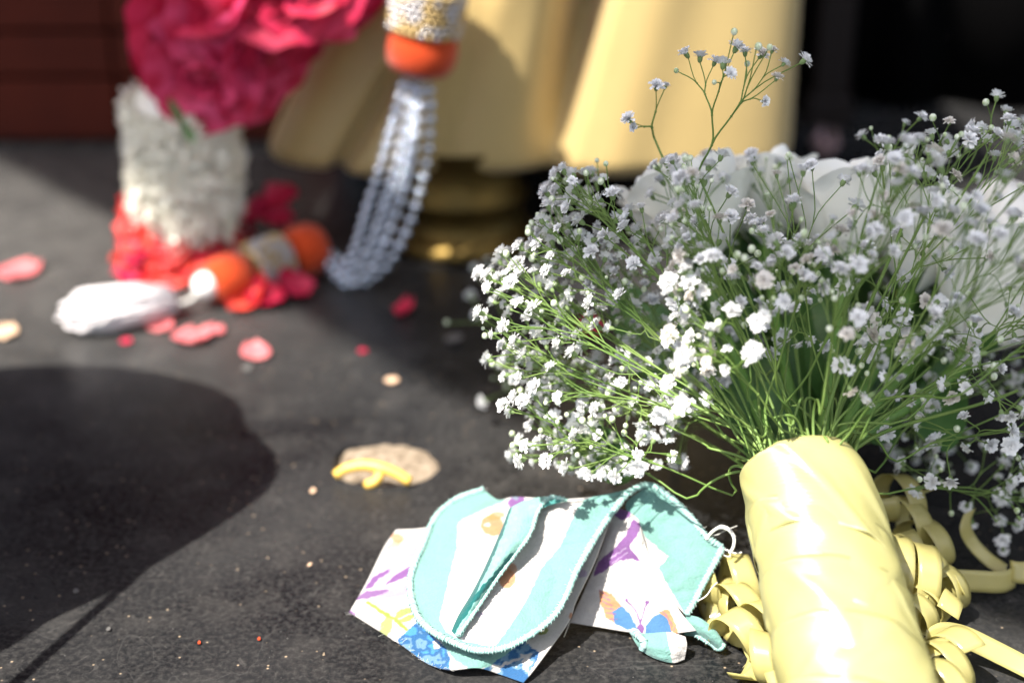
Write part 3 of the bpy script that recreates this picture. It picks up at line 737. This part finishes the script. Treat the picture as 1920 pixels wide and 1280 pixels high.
coons('upper_fold', cz([(690, 140, .026), (755, 185, .0265), (830, 172, .030), (960, 178, .031), (1120, 178, .034), (1290, 150, .0355), (1430, 120, .036)]), cz(hemB_right), cz(hemB_bot), cz(hemB_left), 220, 180, paintB, .0016, 40, 2)
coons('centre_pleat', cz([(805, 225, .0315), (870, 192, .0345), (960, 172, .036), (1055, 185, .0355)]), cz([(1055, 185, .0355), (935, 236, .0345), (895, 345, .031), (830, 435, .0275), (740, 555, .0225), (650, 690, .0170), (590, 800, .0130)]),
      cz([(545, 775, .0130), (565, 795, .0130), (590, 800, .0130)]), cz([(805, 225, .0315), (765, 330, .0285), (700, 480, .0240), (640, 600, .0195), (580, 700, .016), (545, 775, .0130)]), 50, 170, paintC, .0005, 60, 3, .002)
coons('inner_fold', cz([(1265, 240, .0285), (1300, 226, .030), (1345, 240, .030), (1385, 275, .0285)]), cz([(1385, 275, .0285), (1420, 400, .0245), (1480, 530, .0185), (1570, 680, .0120), (1645, 772, .0080)]),
      cz([(1075, 735, .0022), (1180, 752, .0025), (1340, 778, .003), (1480, 792, .006), (1645, 772, .0080)]), cz([(1265, 240, .0285), (1215, 420, .0185), (1130, 620, .0075), (1075, 735, .0022)]), 150, 150, paintD, .0014, 45, 4)
coons('border_flap', cz(hemE), cz(hemE2), cz([(1475, 560, .0165), (1540, 640, .013), (1600, 705, .0105)]), cz([(1430, 120, .036), (1330, 200, .031), (1360, 280, .028), (1410, 400, .024), (1475, 560, .0165)]), 120, 130, paintE, .0008, 50, 5)
coons('lower_tail', cz([(1600, 700, .0105), (1660, 715, .0105), (1730, 770, .008), (1772, 835, .0045)]), cz([(1772, 835, .0045), (1760, 856, .0028), (1738, 858, .0012)]), cz([(1590, 790, .004), (1660, 800, .0045), (1700, 830, .003), (1738, 858, .0012)]), cz([(1600, 700, .0105), (1592, 745, .007), (1590, 790, .004)]), 60, 40, paintF, .0006, 80, 6, .001)
coons('corner_tip', cz([(1345, 778, .0035), (1420, 786, .0055), (1520, 780, .0075), (1597, 800, .008)]), cz([(1597, 800, .008), (1603, 840, .006), (1592, 900, .0015)]), cz([(1400, 862, .0012), (1460, 895, .0010), (1540, 916, .0010), (1592, 900, .0015)]), cz([(1345, 778, .0035), (1370, 820, .0030), (1400, 862, .0012)]), 90, 50, paintT, .0007, 80, 7, .0012)
def hem(P, name='hem', r=.0010, lift=.0004):
    C = resample([G(*p) + Vector((0, 0, lift)) for p in cz(P)], 120)
    rad = [r * (1 + .18 * noise.noise(p * 900)) for p in C]
    V, F = tube(C, rad, 8); h = part(name, V, F, M['hem'], hk)
    # overlock stitches wound round the rolled edge
    V, F = [], []; L = sum((b - a).length for a, b in zip(C, C[1:])); n_ = int(L / .00135)
    C2 = resample(C, n_ * 10 + 1, 1)
    for k in range(n_):
        if RND.random() < .12: continue
        j0 = RND.randint(0, 4); seg = C2[k * 10 + j0:k * 10 + j0 + 7]; pts = []
        t = (seg[-1] - seg[0]).normalized(); s = t.cross(Vector((0, -.35, 1))).normalized(); nn = s.cross(t)
        for q, p in enumerate(seg):
            a = q / 6 * pi * 1.3 - .5
            pts.append(p + (s * cos(a) + nn * sin(a)) * (r * 1.15) + Vector((RND.uniform(-1, 1), RND.uniform(-1, 1), RND.uniform(-1, 1))) * .00013)
        tube(pts, .00018, 4, True, V, F)
    o = part('stitching', V, F, M['stitch'], h); o['kind'] = 'stuff'
hem(hemB_left + hemB_bot[1:] + list(reversed(hemB_right))[1:] + hemE[1:])
hem(hemE2)
hem([(1055, 185, .0358), (985, 178, .0362), (935, 236, .0349), (895, 345, .0314), (830, 435, .0279), (740, 555, .0229), (650, 690, .0174), (575, 795, .0134)], r=.0006)
hem([(1772, 835, .0045), (1760, 856, .0028), (1738, 858, .0014), (1700, 830, .0032), (1640, 796, .0048)], r=.0007)
hem([(1360, 780, .0045), (1385, 800, .0055), (1412, 830, .0045), (1400, 862, .002)], r=.0011)
def strand(P, r=.00022):
    C = resample([G(*p) for p in cz(P)], 40); V, F = tube(C, r, 5); part('loose_thread', V, F, M['thread'], hk)
strand([(1690, 362, .0265), (1715, 330, .029), (1750, 308, .031), (1790, 318, .031), (1815, 355, .029), (1812, 395, .027), (1795, 425, .0255)], .00055)
strand([(1695, 362, .027), (1722, 322, .029), (1752, 300, .031), (1795, 312, .0315), (1822, 350, .0295)], .0002)
strand([(1760, 402, .0235), (1790, 412, .0235), (1820, 424, .023), (1850, 420, .0235)], .00028)
strand([(1762, 405, .0235), (1770, 432, .0225), (1795, 438, .022), (1800, 418, .023)], .0002)
strand([(1650, 640, .0135), (1690, 615, .015), (1715, 580, .0165), (1740, 555, .017)], .0002)
strand([(1700, 345, .0275), (1740, 340, .028), (1775, 322, .029), (1830, 300, .031)], .00013)
strand([(1075, 735, .003), (1062, 770, .002), (1050, 800, .001)], .00013)
V, F = [], []                                                        # fuzz standing off the edges
for P in (hemB_left, hemB_right, hemE, hemE2, [(85, 690, .0012), (200, 762, .0012), (330, 845, .0015), (440, 922, .0012), (540, 948, .0035)]):
    C = resample([G(*p) for p in cz(P)], 60)
    for p in C:
        d = Vector((RND.uniform(-1, 1), RND.uniform(-1, 1), RND.uniform(.2, 1))) * RND.uniform(.0006, .0022)
        tube([p, p + d * .6, p + d + Vector((RND.uniform(-1, 1), RND.uniform(-1, 1), 0)) * .0005], .00005, 3, False, V, F)
o = part('fuzz', V, F, M['thread'], hk); o['kind'] = 'stuff'

# ---------------------------------------------------------------- bouquet
H = G(1512, 905, .058); HB = G(1604, 1285, .030)
AX = (H - HB).normalized(); HE = HB - AX * .012
bq = thing('bouquet', 'bridal bouquet of white roses and baby breath with a yellow satin handle and curled ribbons', 'bouquet', (H.x, H.y, 0))
NR = .0190; FR = .0206
MH = Matrix.Translation(H) @ AX.to_track_quat('Z', 'Y').to_matrix().to_4x4()     # local z runs along the handle towards the flowers
Lh = (H - HE).length
def handle_r(s): return NR + (FR - NR) * min(1, s / Lh)                          # s measured down from the top
V = []; ns_, na = 20, 40
for j in range(ns_):
    s = Lh * j / (ns_ - 1)
    for i in range(na):
        a = 2 * pi * i / na; r = handle_r(s) * .93 * (.82 if j == 0 else 1); V.append(MH @ Vector((r * cos(a), r * sin(a), -s)))
F = grid_faces(na, ns_, True); F.append(tuple(range((ns_ - 1) * na, ns_ * na)))
part('handle_core', V, F, M['satin'], bq)
upl = MH.inverted().to_3x3() @ Vector((0, 0, 1)); aup = math.atan2(upl.y, upl.x)  # angle of the upper side
NW = 6; pitch = .0195
for k in range(NW):
    V = []; nj, na = 24, 140; band = pitch * 1.75
    rnd_p = RND.uniform(0, 50); tw = .0075 + RND.uniform(-.002, .003); tdir = RND.uniform(-.6, 1.4)
    for j in range(nj):
        f = j / (nj - 1)
        for i in range(na):
            a = 2 * pi * i / na
            s = k * pitch + f * band + tw * cos(a - aup - pi / 2 - tdir * .3) - (.003 if k == 0 else 0)
            s = max(-.0035, s)
            r = handle_r(max(0, s)) * (.965 - .0 * k) + .0010 * (1 - f) ** .6 + .0001 * k
            if k == 0: r = handle_r(0) * (.965 + .035 * min(1, f * 8) ** .6) + .0008
            w = noise.noise(Vector((cos(a) * 1.5 + s * 55, sin(a) * 1.5 - s * 30, rnd_p)))
            w2 = noise.noise(Vector((a * 1.2 + s * 190, s * 60 - a * .8, rnd_p + 9)))
            r += .0008 * w + .0005 * w2 * (1 if k else .5)
            # a few sharp creases running across the band
            r += .0011 * max(0, noise.noise(Vector((a * 1.1 + s * 75, s * 22 - a * .5, rnd_p * 2 + 3)))) ** 1.5
            rg = noise.noise(Vector((a * .9 + s * 48 * (1 if k % 2 else -.6), s * 16, rnd_p * 3 + 7))); r += .0007 * max(0, 1 - abs(rg) * 8) * min(1, f * 5)
            cr = sin((a - aup) * 1.5 + s * (70 + 50 * (k % 2)) + rnd_p + 1.2 * noise.noise(Vector((s * 40, a, rnd_p)))); r += .0008 * max(0, cr) ** 10 * noise.noise(Vector((a * .8, s * 30, k * 3.0)))
            V.append(MH @ Vector((r * cos(a), r * sin(a), -s)))
    o = part('ribbon_wrap', V, grid_faces(na, nj, True), M['satin'], bq, solid=.00018)
    uv = o.data.uv_layers.new(name='wrap')
    for lp in o.data.loops:
        j, i = divmod(lp.vertex_index, na); ang = (2 * pi * i / na - aup + pi) % (2 * pi); uv.data[lp.index].uv = (j / nj * band * 8, (ang * NR - .75 * j / nj * band) * 8)
def keep_up(p, lo=.0030):
    return Vector((p.x, p.y, lo + .15 * (p.z - lo) if p.z < lo else p.z)) if p.z >= lo else Vector((p.x, p.y, lo))

# --- ribbons
def ribbon(pts, wdirs, w, name='ribbon_curl'):
    V = []
    for p, d in zip(pts, wdirs):
        d = d.normalized()
        for k in (-.5, -.25, 0, .25, .5):
            q = p + d * (w * k); V.append(Vector((q.x, q.y, max(q.z, .0008))))
    return part(name, V, grid_faces(5, len(pts)), M['curl_ribbon'], bq, solid=.00012)
def curl(p0, p1, r0, r1, turns, phase, w=.0066, tilt=.35, n=None):
    p0 = G(*p0); p1 = G(*p1); ax = (p1 - p0).normalized(); e1 = Vector((0, 0, 1)); e1 = (e1 - ax * e1.dot(ax)).normalized(); e2 = ax.cross(e1)
    n = n or int(26 * turns) + 8; pts, wd = [], []
    for i in range(n):
        t = i / (n - 1); a = phase + 2 * pi * turns * t; r = r0 + (r1 - r0) * t
        rad = e1 * cos(a) + e2 * sin(a)
        pts.append(p0.lerp(p1, t) + rad * r * (1 + .12 * sin(a * .7 + phase))); wd.append(ax + rad * tilt * sin(a * .5 + phase) * .6)
    return ribbon(pts, wd, w)
def free_ribbon(P, wd0, wd1, w=.0072, n=50):
    pts = resample([G(*p) for p in P], n); W = [Vector(wd0).lerp(Vector(wd1), i / (n - 1)) for i in range(n)]
    return ribbon(pts, W, w)
# right-hand cluster
curl((1640, 935, .030), (1700, 925, .030), .0075, .0085, 1.15, 1.0, .0075)
curl((1640, 985, .024), (1745, 965, .022), .0085, .0095, 1.6, 2.2, .0078)
curl((1675, 1030, .018), (1765, 1010, .018), .0095, .0090, 1.5, .4, .0075)
curl((1650, 1060, .022), (1745, 1080, .020), .0095, .0110, 1.9, 3.3, .0075)
curl((1690, 1110, .016), (1800, 1085, .012), .0095, .0080, 1.4, 1.7, .0075)
curl((1700, 1120, .014), (1775, 1165, .011), .0090, .0075, 1.3, 5.0, .0075)
curl((1690, 1160, .016), (1735, 1120, .014), .0085, .0085, 1.5, .2, .0070)
curl((1715, 1050, .022), (1760, 1120, .014), .0070, .0080, 1.2, 4.2, .0070)
curl((1730, 1262, .012), (1800, 1238, .012), .0095, .0098, 1.9, 1.2, .0080)
curl((1755, 1225, .012), (1775, 1290, .011), .0072, .0085, 1.3, 3.0, .0070)
curl((1720, 1300, .012), (1800, 1280, .012), .0090, .0090, 1.4, 2.5, .0070)
free_ribbon([(1715, 1085, .017), (1760, 1085, .0125), (1830, 1089, .009), (1880, 1090, .0065), (1905, 1078, .006), (1893, 1070, .008), (1920, 1073, .0085), (1990, 1066, .009)], (.05, .35, 1), (0, .5, .9), .0072, 70)
free_ribbon([(1818, 958, .024), (1810, 985, .020), (1822, 1015, .014), (1850, 1045, .009), (1885, 1070, .006)], (.9, .4, .25), (.5, .8, .5), .0052)
free_ribbon([(1735, 1200, .014), (1765, 1187, .0145), (1810, 1194, .011), (1870, 1222, .007), (1940, 1258, .0045), (2000, 1290, .004)], (.15, .6, .8), (.25, .8, .5), .0070)
# left-hand cluster
curl((1325, 1085, .011), (1420, 1080, .014), .0085, .0090, 1.3, .8, .0078)
curl((1330, 1150, .009), (1440, 1125, .012), .0072, .0085, 1.2, 2.6, .0078)
curl((1370, 1205, .009), (1450, 1170, .012), .0080, .0090, 1.5, 4.3, .0078)
curl((1395, 1225, .009), (1460, 1230, .011), .0080, .0075, 1.2, 1.8, .0075)
curl((1350, 1110, .007), (1450, 1190, .010), .0060, .0080, 1.1, 5.3, .0075)
free_ribbon([(1310, 1100, .006), (1322, 1135, .004), (1350, 1165, .003), (1385, 1190, .005), (1420, 1185, .010)], (.3, .5, .8), (.1, .7, .7), .0075)
free_ribbon([(1462, 1282, .010), (1450, 1250, .012), (1440, 1225, .012), (1425, 1215, .009), (1405, 1235, .006)], (.7, .2, .5), (.6, .5, .5), .0070)

# --- pale cut ends where the stems leave the wrap
V, F = [], []
for k in range(26):
    a = RND.uniform(0, 2 * pi); rr = NR * .80 * sqrt(RND.random()); r = RND.uniform(.0016, .003)
    p = MH @ Vector((rr * cos(a), rr * sin(a), -.003)); tube([p, p + AX * RND.uniform(.0045, .0075)], r, 8, True, V, F)
part('foam_collar', V, F, M['cut_stem'], bq)

def start(direction, f=.72):
    d = MH.inverted().to_3x3() @ direction; a = math.atan2(d.y, d.x); rr = NR * f * RND.uniform(.5, 1.05)
    return MH @ Vector((rr * cos(a), rr * sin(a), -.004)), MH @ Vector((rr * 1.06 * cos(a), rr * 1.06 * sin(a), .010))
def bez(a, b, c, d, n):
    out = []
    for i in range(n):
        t = i / (n - 1); s = 1 - t; out.append(a * s ** 3 + b * 3 * s * s * t + c * 3 * s * t * t + d * t ** 3)
    return out
# --- roses
rose_spots = [(1298, 412, .472, (-.22, .42, .85), 1.08), (1430, 385, .498, (-.05, .5, .8), 1.0), (1592, 415, .478, (.08, .45, .85), 1.08), (1718, 465, .482, (.22, .5, .75), 1.08),
              (1868, 565, .458, (.45, .45, .6), 1.25), (1905, 470, .52, (.5, .6, .4), 1.1)]
for px, py, yy, ax, s in rose_spots:
    c = D(px, py, yy); axv = Vector(ax).normalized(); base = c - axv * .018 * s
    build_rose(bq, frame(base, axv, RND.uniform(0, 6), s), WHITE_LAYERS, white_meshes, .07)
    d = (base - H).normalized(); p0, p1 = start(d, .5)
    C = bez(p0, p1 + AX * .012, base - axv * .025, base + axv * .002, 16)
    V, F = tube(C, [.0019] * 12 + [.0021, .0026, .0036, .0048], 10); part('rose_stem', V, F, M['rose_stem'], bq)
    for k in range(4):
        a = k * 1.6 + RND.random(); V, F = flat_petal(.016, .0026, .5, k + px); Mx = frame(base + axv * .004, axv, a) @ Matrix.Translation((.0075, 0, .002)) @ Matrix.Rotation(-.9, 4, 'Y') @ Matrix.Rotation(pi / 2, 4, 'Z')
        part('sepal', [Mx @ v for v in V], F, M['leaf'], bq)
# --- leaves among the stems
def leaf(px, py, yy, nrm, spin, L=.05, W=.011):
    c = D(px, py, yy); V, F = flat_petal(L, W, .35, px, 7, 12); Mx = frame(c, nrm, spin)
    V = [Mx @ v for v in V]; part('leaf', [keep_up(v, .002) for v in V], F, M['leaf'], bq)
for a in ((1445, 800, .405, (-.3, -.6, .7), .3, .03, .009), (1400, 730, .44, (-.2, -.5, .8), .7, .05, .013), (1560, 640, .46, (.1, -.6, .7), -.1, .06, .012), (1620, 720, .44, (.3, -.5, .8), -.5, .05, .012), (1135, 850, .43, (-.3, -.5, .8), 1.1, .03, .008),
          (1340, 560, .48, (-.2, -.7, .6), .4, .055, .014), (1480, 560, .49, (0, -.7, .6), 0, .06, .014), (1700, 620, .47, (.2, -.6, .7), -.6, .055, .013), (1385, 420, .50, (0, -.8, .5), .2, .04, .014), (1225, 640, .47, (-.3, -.5, .7), .9, .05, .012), (1760, 760, .44, (.3, -.4, .8), -1, .045, .010), (1530, 700, .45, (.0, -.6, .7), .1, .06, .013), (1600, 560, .50, (.1, -.6, .6), -.3, .055, .013)):
    leaf(*a)

# --- baby breath
def blossom_mesh(seed):
    rr = random.Random(seed); V, F, mi = [], [], []
    def petal(az, tilt, L, W, z0, r0):
        Mx = Matrix.Rotation(az, 4, 'Z') @ Matrix.Translation((r0, 0, z0)) @ Matrix.Rotation(-tilt, 4, 'Y')
        b = len(V); nt = rr.uniform(.05, .14)
        rows = ((0, .22, 0), (.5, .85, .10), (.88, 1.0, .04))
        for x, w, zz in rows:
            for u in (-1, 0, 1): V.append(Mx @ Vector((x * L, u * W * w * .5, zz * L - abs(u) * .0 + rr.uniform(-.03, .03))))
        for u in (-.75, -.35, 0, .35, .75): V.append(Mx @ Vector((L * (1.0 + (nt if abs(abs(u) - .35) < .1 else -nt * .6)), u * W * .5, L * rr.uniform(-.10, .06))))
        for q in (0, 3):
            F.append((b + q, b + q + 3, b + q + 4, b + q + 1)); F.append((b + q + 1, b + q + 4, b + q + 5, b + q + 2))
        F.append((b + 6, b + 9, b + 10, b + 11, b + 7)); F.append((b + 7, b + 11, b + 12, b + 13, b + 8)); mi.extend([0] * 6)
    op = rr.uniform(.12, .65)
    for n_, tilt, L, W, z0, r0 in ((13, .02 + op, .47, .21, .34, .06), (12, .36 + op * .7, .46, .20, .36, .05), (11, .68 + op * .5, .43, .19, .38, .05), (9, .98 + op * .3, .38, .17, .40, .03), (5, 1.3, .34, .15, .40, .02)):
        a0 = rr.uniform(0, 6)
        for k in range(n_): petal(a0 + 2 * pi * k / n_ + rr.uniform(-.2, .2), tilt + rr.uniform(-.32, .32), L * rr.uniform(.78, 1.15), W, z0, r0)
    b = len(V); prof = ((.03, 0), (.11, .06), (.16, .20), (.17, .34))
    for r, z in prof:
        for k in range(10): V.append(Vector((r * cos(k * pi / 5), r * sin(k * pi / 5), z + (.10 if z > .3 and k % 2 else 0))))
    fs = [f for f in grid_faces(10, 4, True, b)]; F.extend(fs); mi.extend([1] * len(fs))
    return V, F, mi
BV = [blossom_mesh(s) for s in range(10)]
BM = [mesh('blossom', v, f, [M['petal_cream' if k_ in (3, 7) else 'petal_white'], M['calyx']], m_) for k_, (v, f, m_) in enumerate(BV)]
blossoms = []; budV, budF = [], []
def grow(base, pts, V, F, r, lvl, parent_dir):
    """dichotomous branching: every point ends in a flower"""
    if len(pts) == 1:
        p, kind = pts[0]; d = (p - base); mid = base + d * .5 + parent_dir * d.length * .12
        C = bez(base, base + parent_dir * d.length * .3, p - d * .25, p, 5)
        tube(C, max(.0002, r * .75), 4, False, V, F)
        dirn = (d.normalized() + Vector((RND.uniform(-.4, .4), RND.uniform(-.4, .4), RND.uniform(-.1, .5)))).normalized()
        if kind == 'bud':
            rb = RND.uniform(.0006, .0012); sphere(p + dirn * rb, rb, 7, 6, budV, budF, (1, 1, 1.1))
        else: blossoms.append((p, dirn, cur_sprig))
        return
    c = Vector((0, 0, 0))
    for p, _k in pts: c += p / len(pts)
    f = RND.uniform(.22, .46) if len(pts) > 3 else RND.uniform(.25, .45)
    d = (c - base); node = base + d * f
    C = bez(base, base + parent_dir * d.length * f * .33, node - d * f * .33, node, 5); tube(C, [r, r, r * .95, r * .92, r * .9], 5, False, V, F)
    V2, F2 = sphere(node, r * 1.5, 5, 4, V, F)
    P = np.array([tuple(p) for p, _k in pts]); P = P - P.mean(0); w, vec = np.linalg.eigh(P.T @ P + 1e-12 * np.eye(3)); ax = vec[:, 2]
    order = np.argsort(P @ ax); h = max(1, min(len(pts) - 1, int(round(len(pts) * RND.uniform(.38, .62)))))
    nd = (node - base).normalized()
    grow(node, [pts[i] for i in order[:h]], V, F, r * .86, lvl + 1, nd); grow(node, [pts[i] for i in order[h:]], V, F, r * .86, lvl + 1, nd)
pending = []
def sprig(T, n_, spread, bases=None, pts=None, bud=.28, mid=None):
    d = (T - H).normalized(); p0, p1 = start(d)
    if pts is None:
        pts = []
        tries = 0
        while len(pts) < n_ and tries < 400:
            tries += 1
            v = Vector((RND.gauss(0, 1), RND.gauss(0, 1), RND.gauss(0, 1))); v = v.normalized() * spread * RND.uniform(.35, 1.15) + d * spread * .25
            p = T + v
            if p.z < .004: p.z = .004 + RND.random() * .006
            if (p - CAMPOS).length < .36: continue
            if any((p - q).length < .0052 for q, _k in pts): continue
            pts.append((p, 'bud' if RND.random() < bud else 'flower'))
    V, F = [], []
    fork = p1.lerp(T, .62) if bases is None else bases
    lift = Vector((0, 0, .006 * RND.random()))
    bend = Vector((RND.gauss(0, 1), RND.gauss(0, 1), RND.gauss(0, 1))) * .006
    C = bez(p0, p1 + AX * min(.016, .3 * (fork - p1).length), fork.lerp(p1, .35) + lift - bend, fork, 14)
    C = [keep_up(p, .003) for p in C]
    tube(C, [.00056 - .00018 * i / 13 for i in range(14)], 6, False, V, F)
    global cur_sprig
    cur_sprig = len(pending); pending.append([V, F])
    grow(fork, pts, V, F, .00037, 0, (C[-1] - C[-3]).normalized())
# outline of the flower head in the picture, sampled for sprig centres at the depth of a dome round the binding point
OUT = [(1040, 330), (1130, 300), (1300, 300), (1480, 290), (1580, 340), (1650, 280), (1770, 255), (1900, 230), (2080, 300), (2140, 700), (2060, 1020), (1880, 1030), (1720, 910), (1640, 820), (1580, 730), (1500, 655), (1400, 680), (1310, 780), (1235, 825), (1290, 865), (1150, 890), (965, 865), (940, 740), (900, 600), (905, 520), (990, 440)]
def in_out(x, y):
    r = False
    for (x0, y0), (x1, y1) in zip(OUT, OUT[1:] + OUT[:1]):
        if (y0 > y) != (y1 > y) and x < (x1 - x0) * (y - y0) / (y1 - y0) + x0: r = not r
    return r
PTS = np.zeros((0, 3)); tries = 0; RM = .138; oc_ = CAMPOS - H
acc = []
while len(acc) < 1850 and tries < 150000:
    tries += 1
    px, py = (RND.uniform(880, 1330), RND.uniform(300, 940)) if RND.random() < .5 else (RND.uniform(1000, 2140), RND.uniform(230, 1060))
    if not in_out(px, py): continue
    dr = ray(px, py).normalized(); b = oc_.dot(dr); c = oc_.dot(oc_) - RM * RM; disc = b * b - c
    if disc < 0: t = -b + RND.gauss(0, .012)
    else:
        q = sqrt(disc); x = RND.random(); x = .5 + (x - .5) if RND.random() < .45 else x * .45
        t = -b - q + 2 * q * x
    P = CAMPOS + dr * t
    if P.z < .005: P = G(px, py, RND.uniform(.004, .014))
    rho = (P - H).length
    if rho < .038 or (P - H).dot(AX) < .006 or (P - CAMPOS).length < .40 or rho > .17: continue
    if px < 1260 and (t < -b + .010 or t > -b + .055): continue
    if RND.random() > (rho / RM) ** .8: continue
    if noise.noise(P * 42) + .25 * noise.noise(P * 110) < (.05 if px > 1300 else -.20): continue                   # sprays with gaps between them
    if t < .50 and any((px - a_) ** 2 + (py - b_) ** 2 < 95 ** 2 for a_, b_ in ((1300, 400), (1440, 370), (1592, 400), (1718, 460), (1862, 560))) and RND.random() < .62: continue
    if py < 600 and px > 1150 and RND.random() < .25: continue
    p_ = np.array(P)
    if len(acc) and ((np.array(acc) - p_) ** 2).sum(1).min() < .0050 ** 2: continue
    acc.append(p_)
PTS = np.array(acc); dv = PTS - np.array(H); ln = np.linalg.norm(dv, axis=1, keepdims=True)
feat = dv / ln * .1 + dv * .35; KC = 46; rng = np.random.default_rng(3); cen = feat[rng.choice(len(feat), KC, replace=False)]
for it in range(12):
    lab = ((feat[:, None] - cen[None]) ** 2).sum(2).argmin(1)
    for k in range(KC):
        if (lab == k).any(): cen[k] = feat[lab == k].mean(0)
for k in range(KC):
    idx = np.where(lab == k)[0]
    if len(idx) == 0: continue
    c = Vector(PTS[idx].mean(0)); near = ln[idx].min()
    fork = H + (c - H).normalized() * float(near) * RND.uniform(.35, .75) + Vector((RND.gauss(0, 1), RND.gauss(0, 1), RND.gauss(0, 1))) * .004
    sprig(c, 0, 0, bases=fork, pts=[(Vector(PTS[i]), 'bud' if RND.random() < .26 else 'flower') for i in idx])
# the tall sprig standing above the rest, and three outliers on the left and right
tall = [(1290, 107, 0), (1312, 115, 0), (1338, 122, 0), (1355, 128, 0), (1366, 140, 0), (1375, 66, 1), (1377, 97, 0), (1397, 104, 0), (1418, 92, 1), (1440, 93, 1), (1447, 98, 0), (1424, 108, 0), (1468, 122, 0), (1502, 118, 0), (1455, 150, 0), (1430, 190, 0), (1400, 125, 1), (1340, 155, 1), (1272, 135, 1)]
sprig(D(1390, 130, .425), 0, 0, bases=D(1312, 335, .43), pts=[(D(x, y, .425 + RND.uniform(-.008, .012)), 'bud' if k else 'flower') for x, y, k in tall])
sprig(D(1240, 180, .44), 0, 0, bases=D(1228, 262, .445), pts=[(D(x, y, .44 + RND.uniform(-.004, .004)), 'flower') for x, y in ((1230, 168), (1247, 165), (1182, 228), (1192, 240))])
sprig(D(1790, 230, .42), 0, 0, bases=D(1768, 330, .425), pts=[(D(x, y, .42 + RND.uniform(-.006, .006)), k) for x, y, k in ((1780, 232, 'flower'), (1748, 226, 'bud'), (1720, 265, 'flower'), (1812, 268, 'flower'), (1780, 290, 'flower'), (1771, 256, 'bud'), (1730, 300, 'bud'))])
sprig(D(1870, 220, .44), 0, 0, bases=D(1845, 300, .44), pts=[(D(x, y, .44 + RND.uniform(-.006, .006)), k) for x, y, k in ((1868, 188, 'flower'), (1851, 197, 'bud'), (1885, 215, 'flower'), (1908, 228, 'bud'), (1832, 240, 'flower'), (1880, 245, 'flower'), (1915, 250, 'flower'))])
sprig(D(1700, 240, .45), 0, 0, bases=D(1652, 320, .455), pts=[(D(x, y, .45 + RND.uniform(-.006, .006)), k) for x, y, k in ((1622, 260, 'flower'), (1634, 243, 'bud'), (1650, 272, 'flower'), (1695, 235, 'flower'), (1722, 225, 'flower'), (1670, 300, 'flower'), (1700, 280, 'flower'), (1668, 265, 'bud'))])
sprig(G(905, 600, .03), 0, 0, bases=G(985, 655, .035), pts=[(G(x, y, .03 + RND.uniform(-.004, .004)), k) for x, y, k in ((842, 606, 'bud'), (893, 592, 'flower'), (885, 557, 'flower'), (915, 490, 'flower'), (890, 505, 'flower'))])
sprig(G(920, 740, .012), 0, 0, bases=G(985, 735, .014), pts=[(G(x, y, .012 + RND.uniform(-.002, .004)), k) for x, y, k in ((912, 750, 'flower'), (928, 685, 'flower'), (925, 710, 'bud'), (950, 725, 'bud'))])
# bare stems filling the throat of the bouquet
for k in range(10):
    a = RND.uniform(0, 2 * pi); th = RND.uniform(.25, 1.25); d = (MH.to_3x3() @ Vector((sin(th) * cos(a), sin(th) * sin(a), cos(th)))).normalized()
    p0, p1 = start(d); e = H + d * RND.uniform(.06, .10)
    if e.z < .006: continue
    V, F = tube(bez(p0, p1 + AX * .012, e - d * .03, e, 12), [.0008 - .0003 * i / 11 for i in range(12)], 6); part('bare_stem', V, F, M['stem'], bq)
sprigs = [part('sprig', v, f, M['stem'], bq) for v, f in pending]
def bmat(p, d): return frame(p - d * .0006, d, RND.uniform(0, 6), RND.choice((.0052, .0057, .0050, .0046, .0042, .0034)) * RND.uniform(.92, 1.08))
def vis(b):
    x, y, t = pix(b[0]); inside = 0 <= x <= 1920 and 0 <= y <= 1280
    return t + (0 if inside else 5)
blossoms.sort(key=vis)
for p, d, si in blossoms[:300]: inst('blossom', RND.choice(BM), bmat(p, d), sprigs[si])
V, F, mi = [], [], []
for p, d, si in blossoms[300:]:
    Mx = bmat(p, d); bv, bf, bmi = RND.choice(BV); b = len(V)
    V += [Mx @ v for v in bv]; F += [tuple(i + b for i in f) for f in bf]; mi += bmi
o = part('small_blossoms', V, F, [M['petal_white'], M['calyx']], bq, mi); o['kind'] = 'stuff'
o = part('flower_buds', budV, budF, M['bud'], bq); o['kind'] = 'stuff'
print('blossoms', len(blossoms), 'sprigs', len(sprigs))
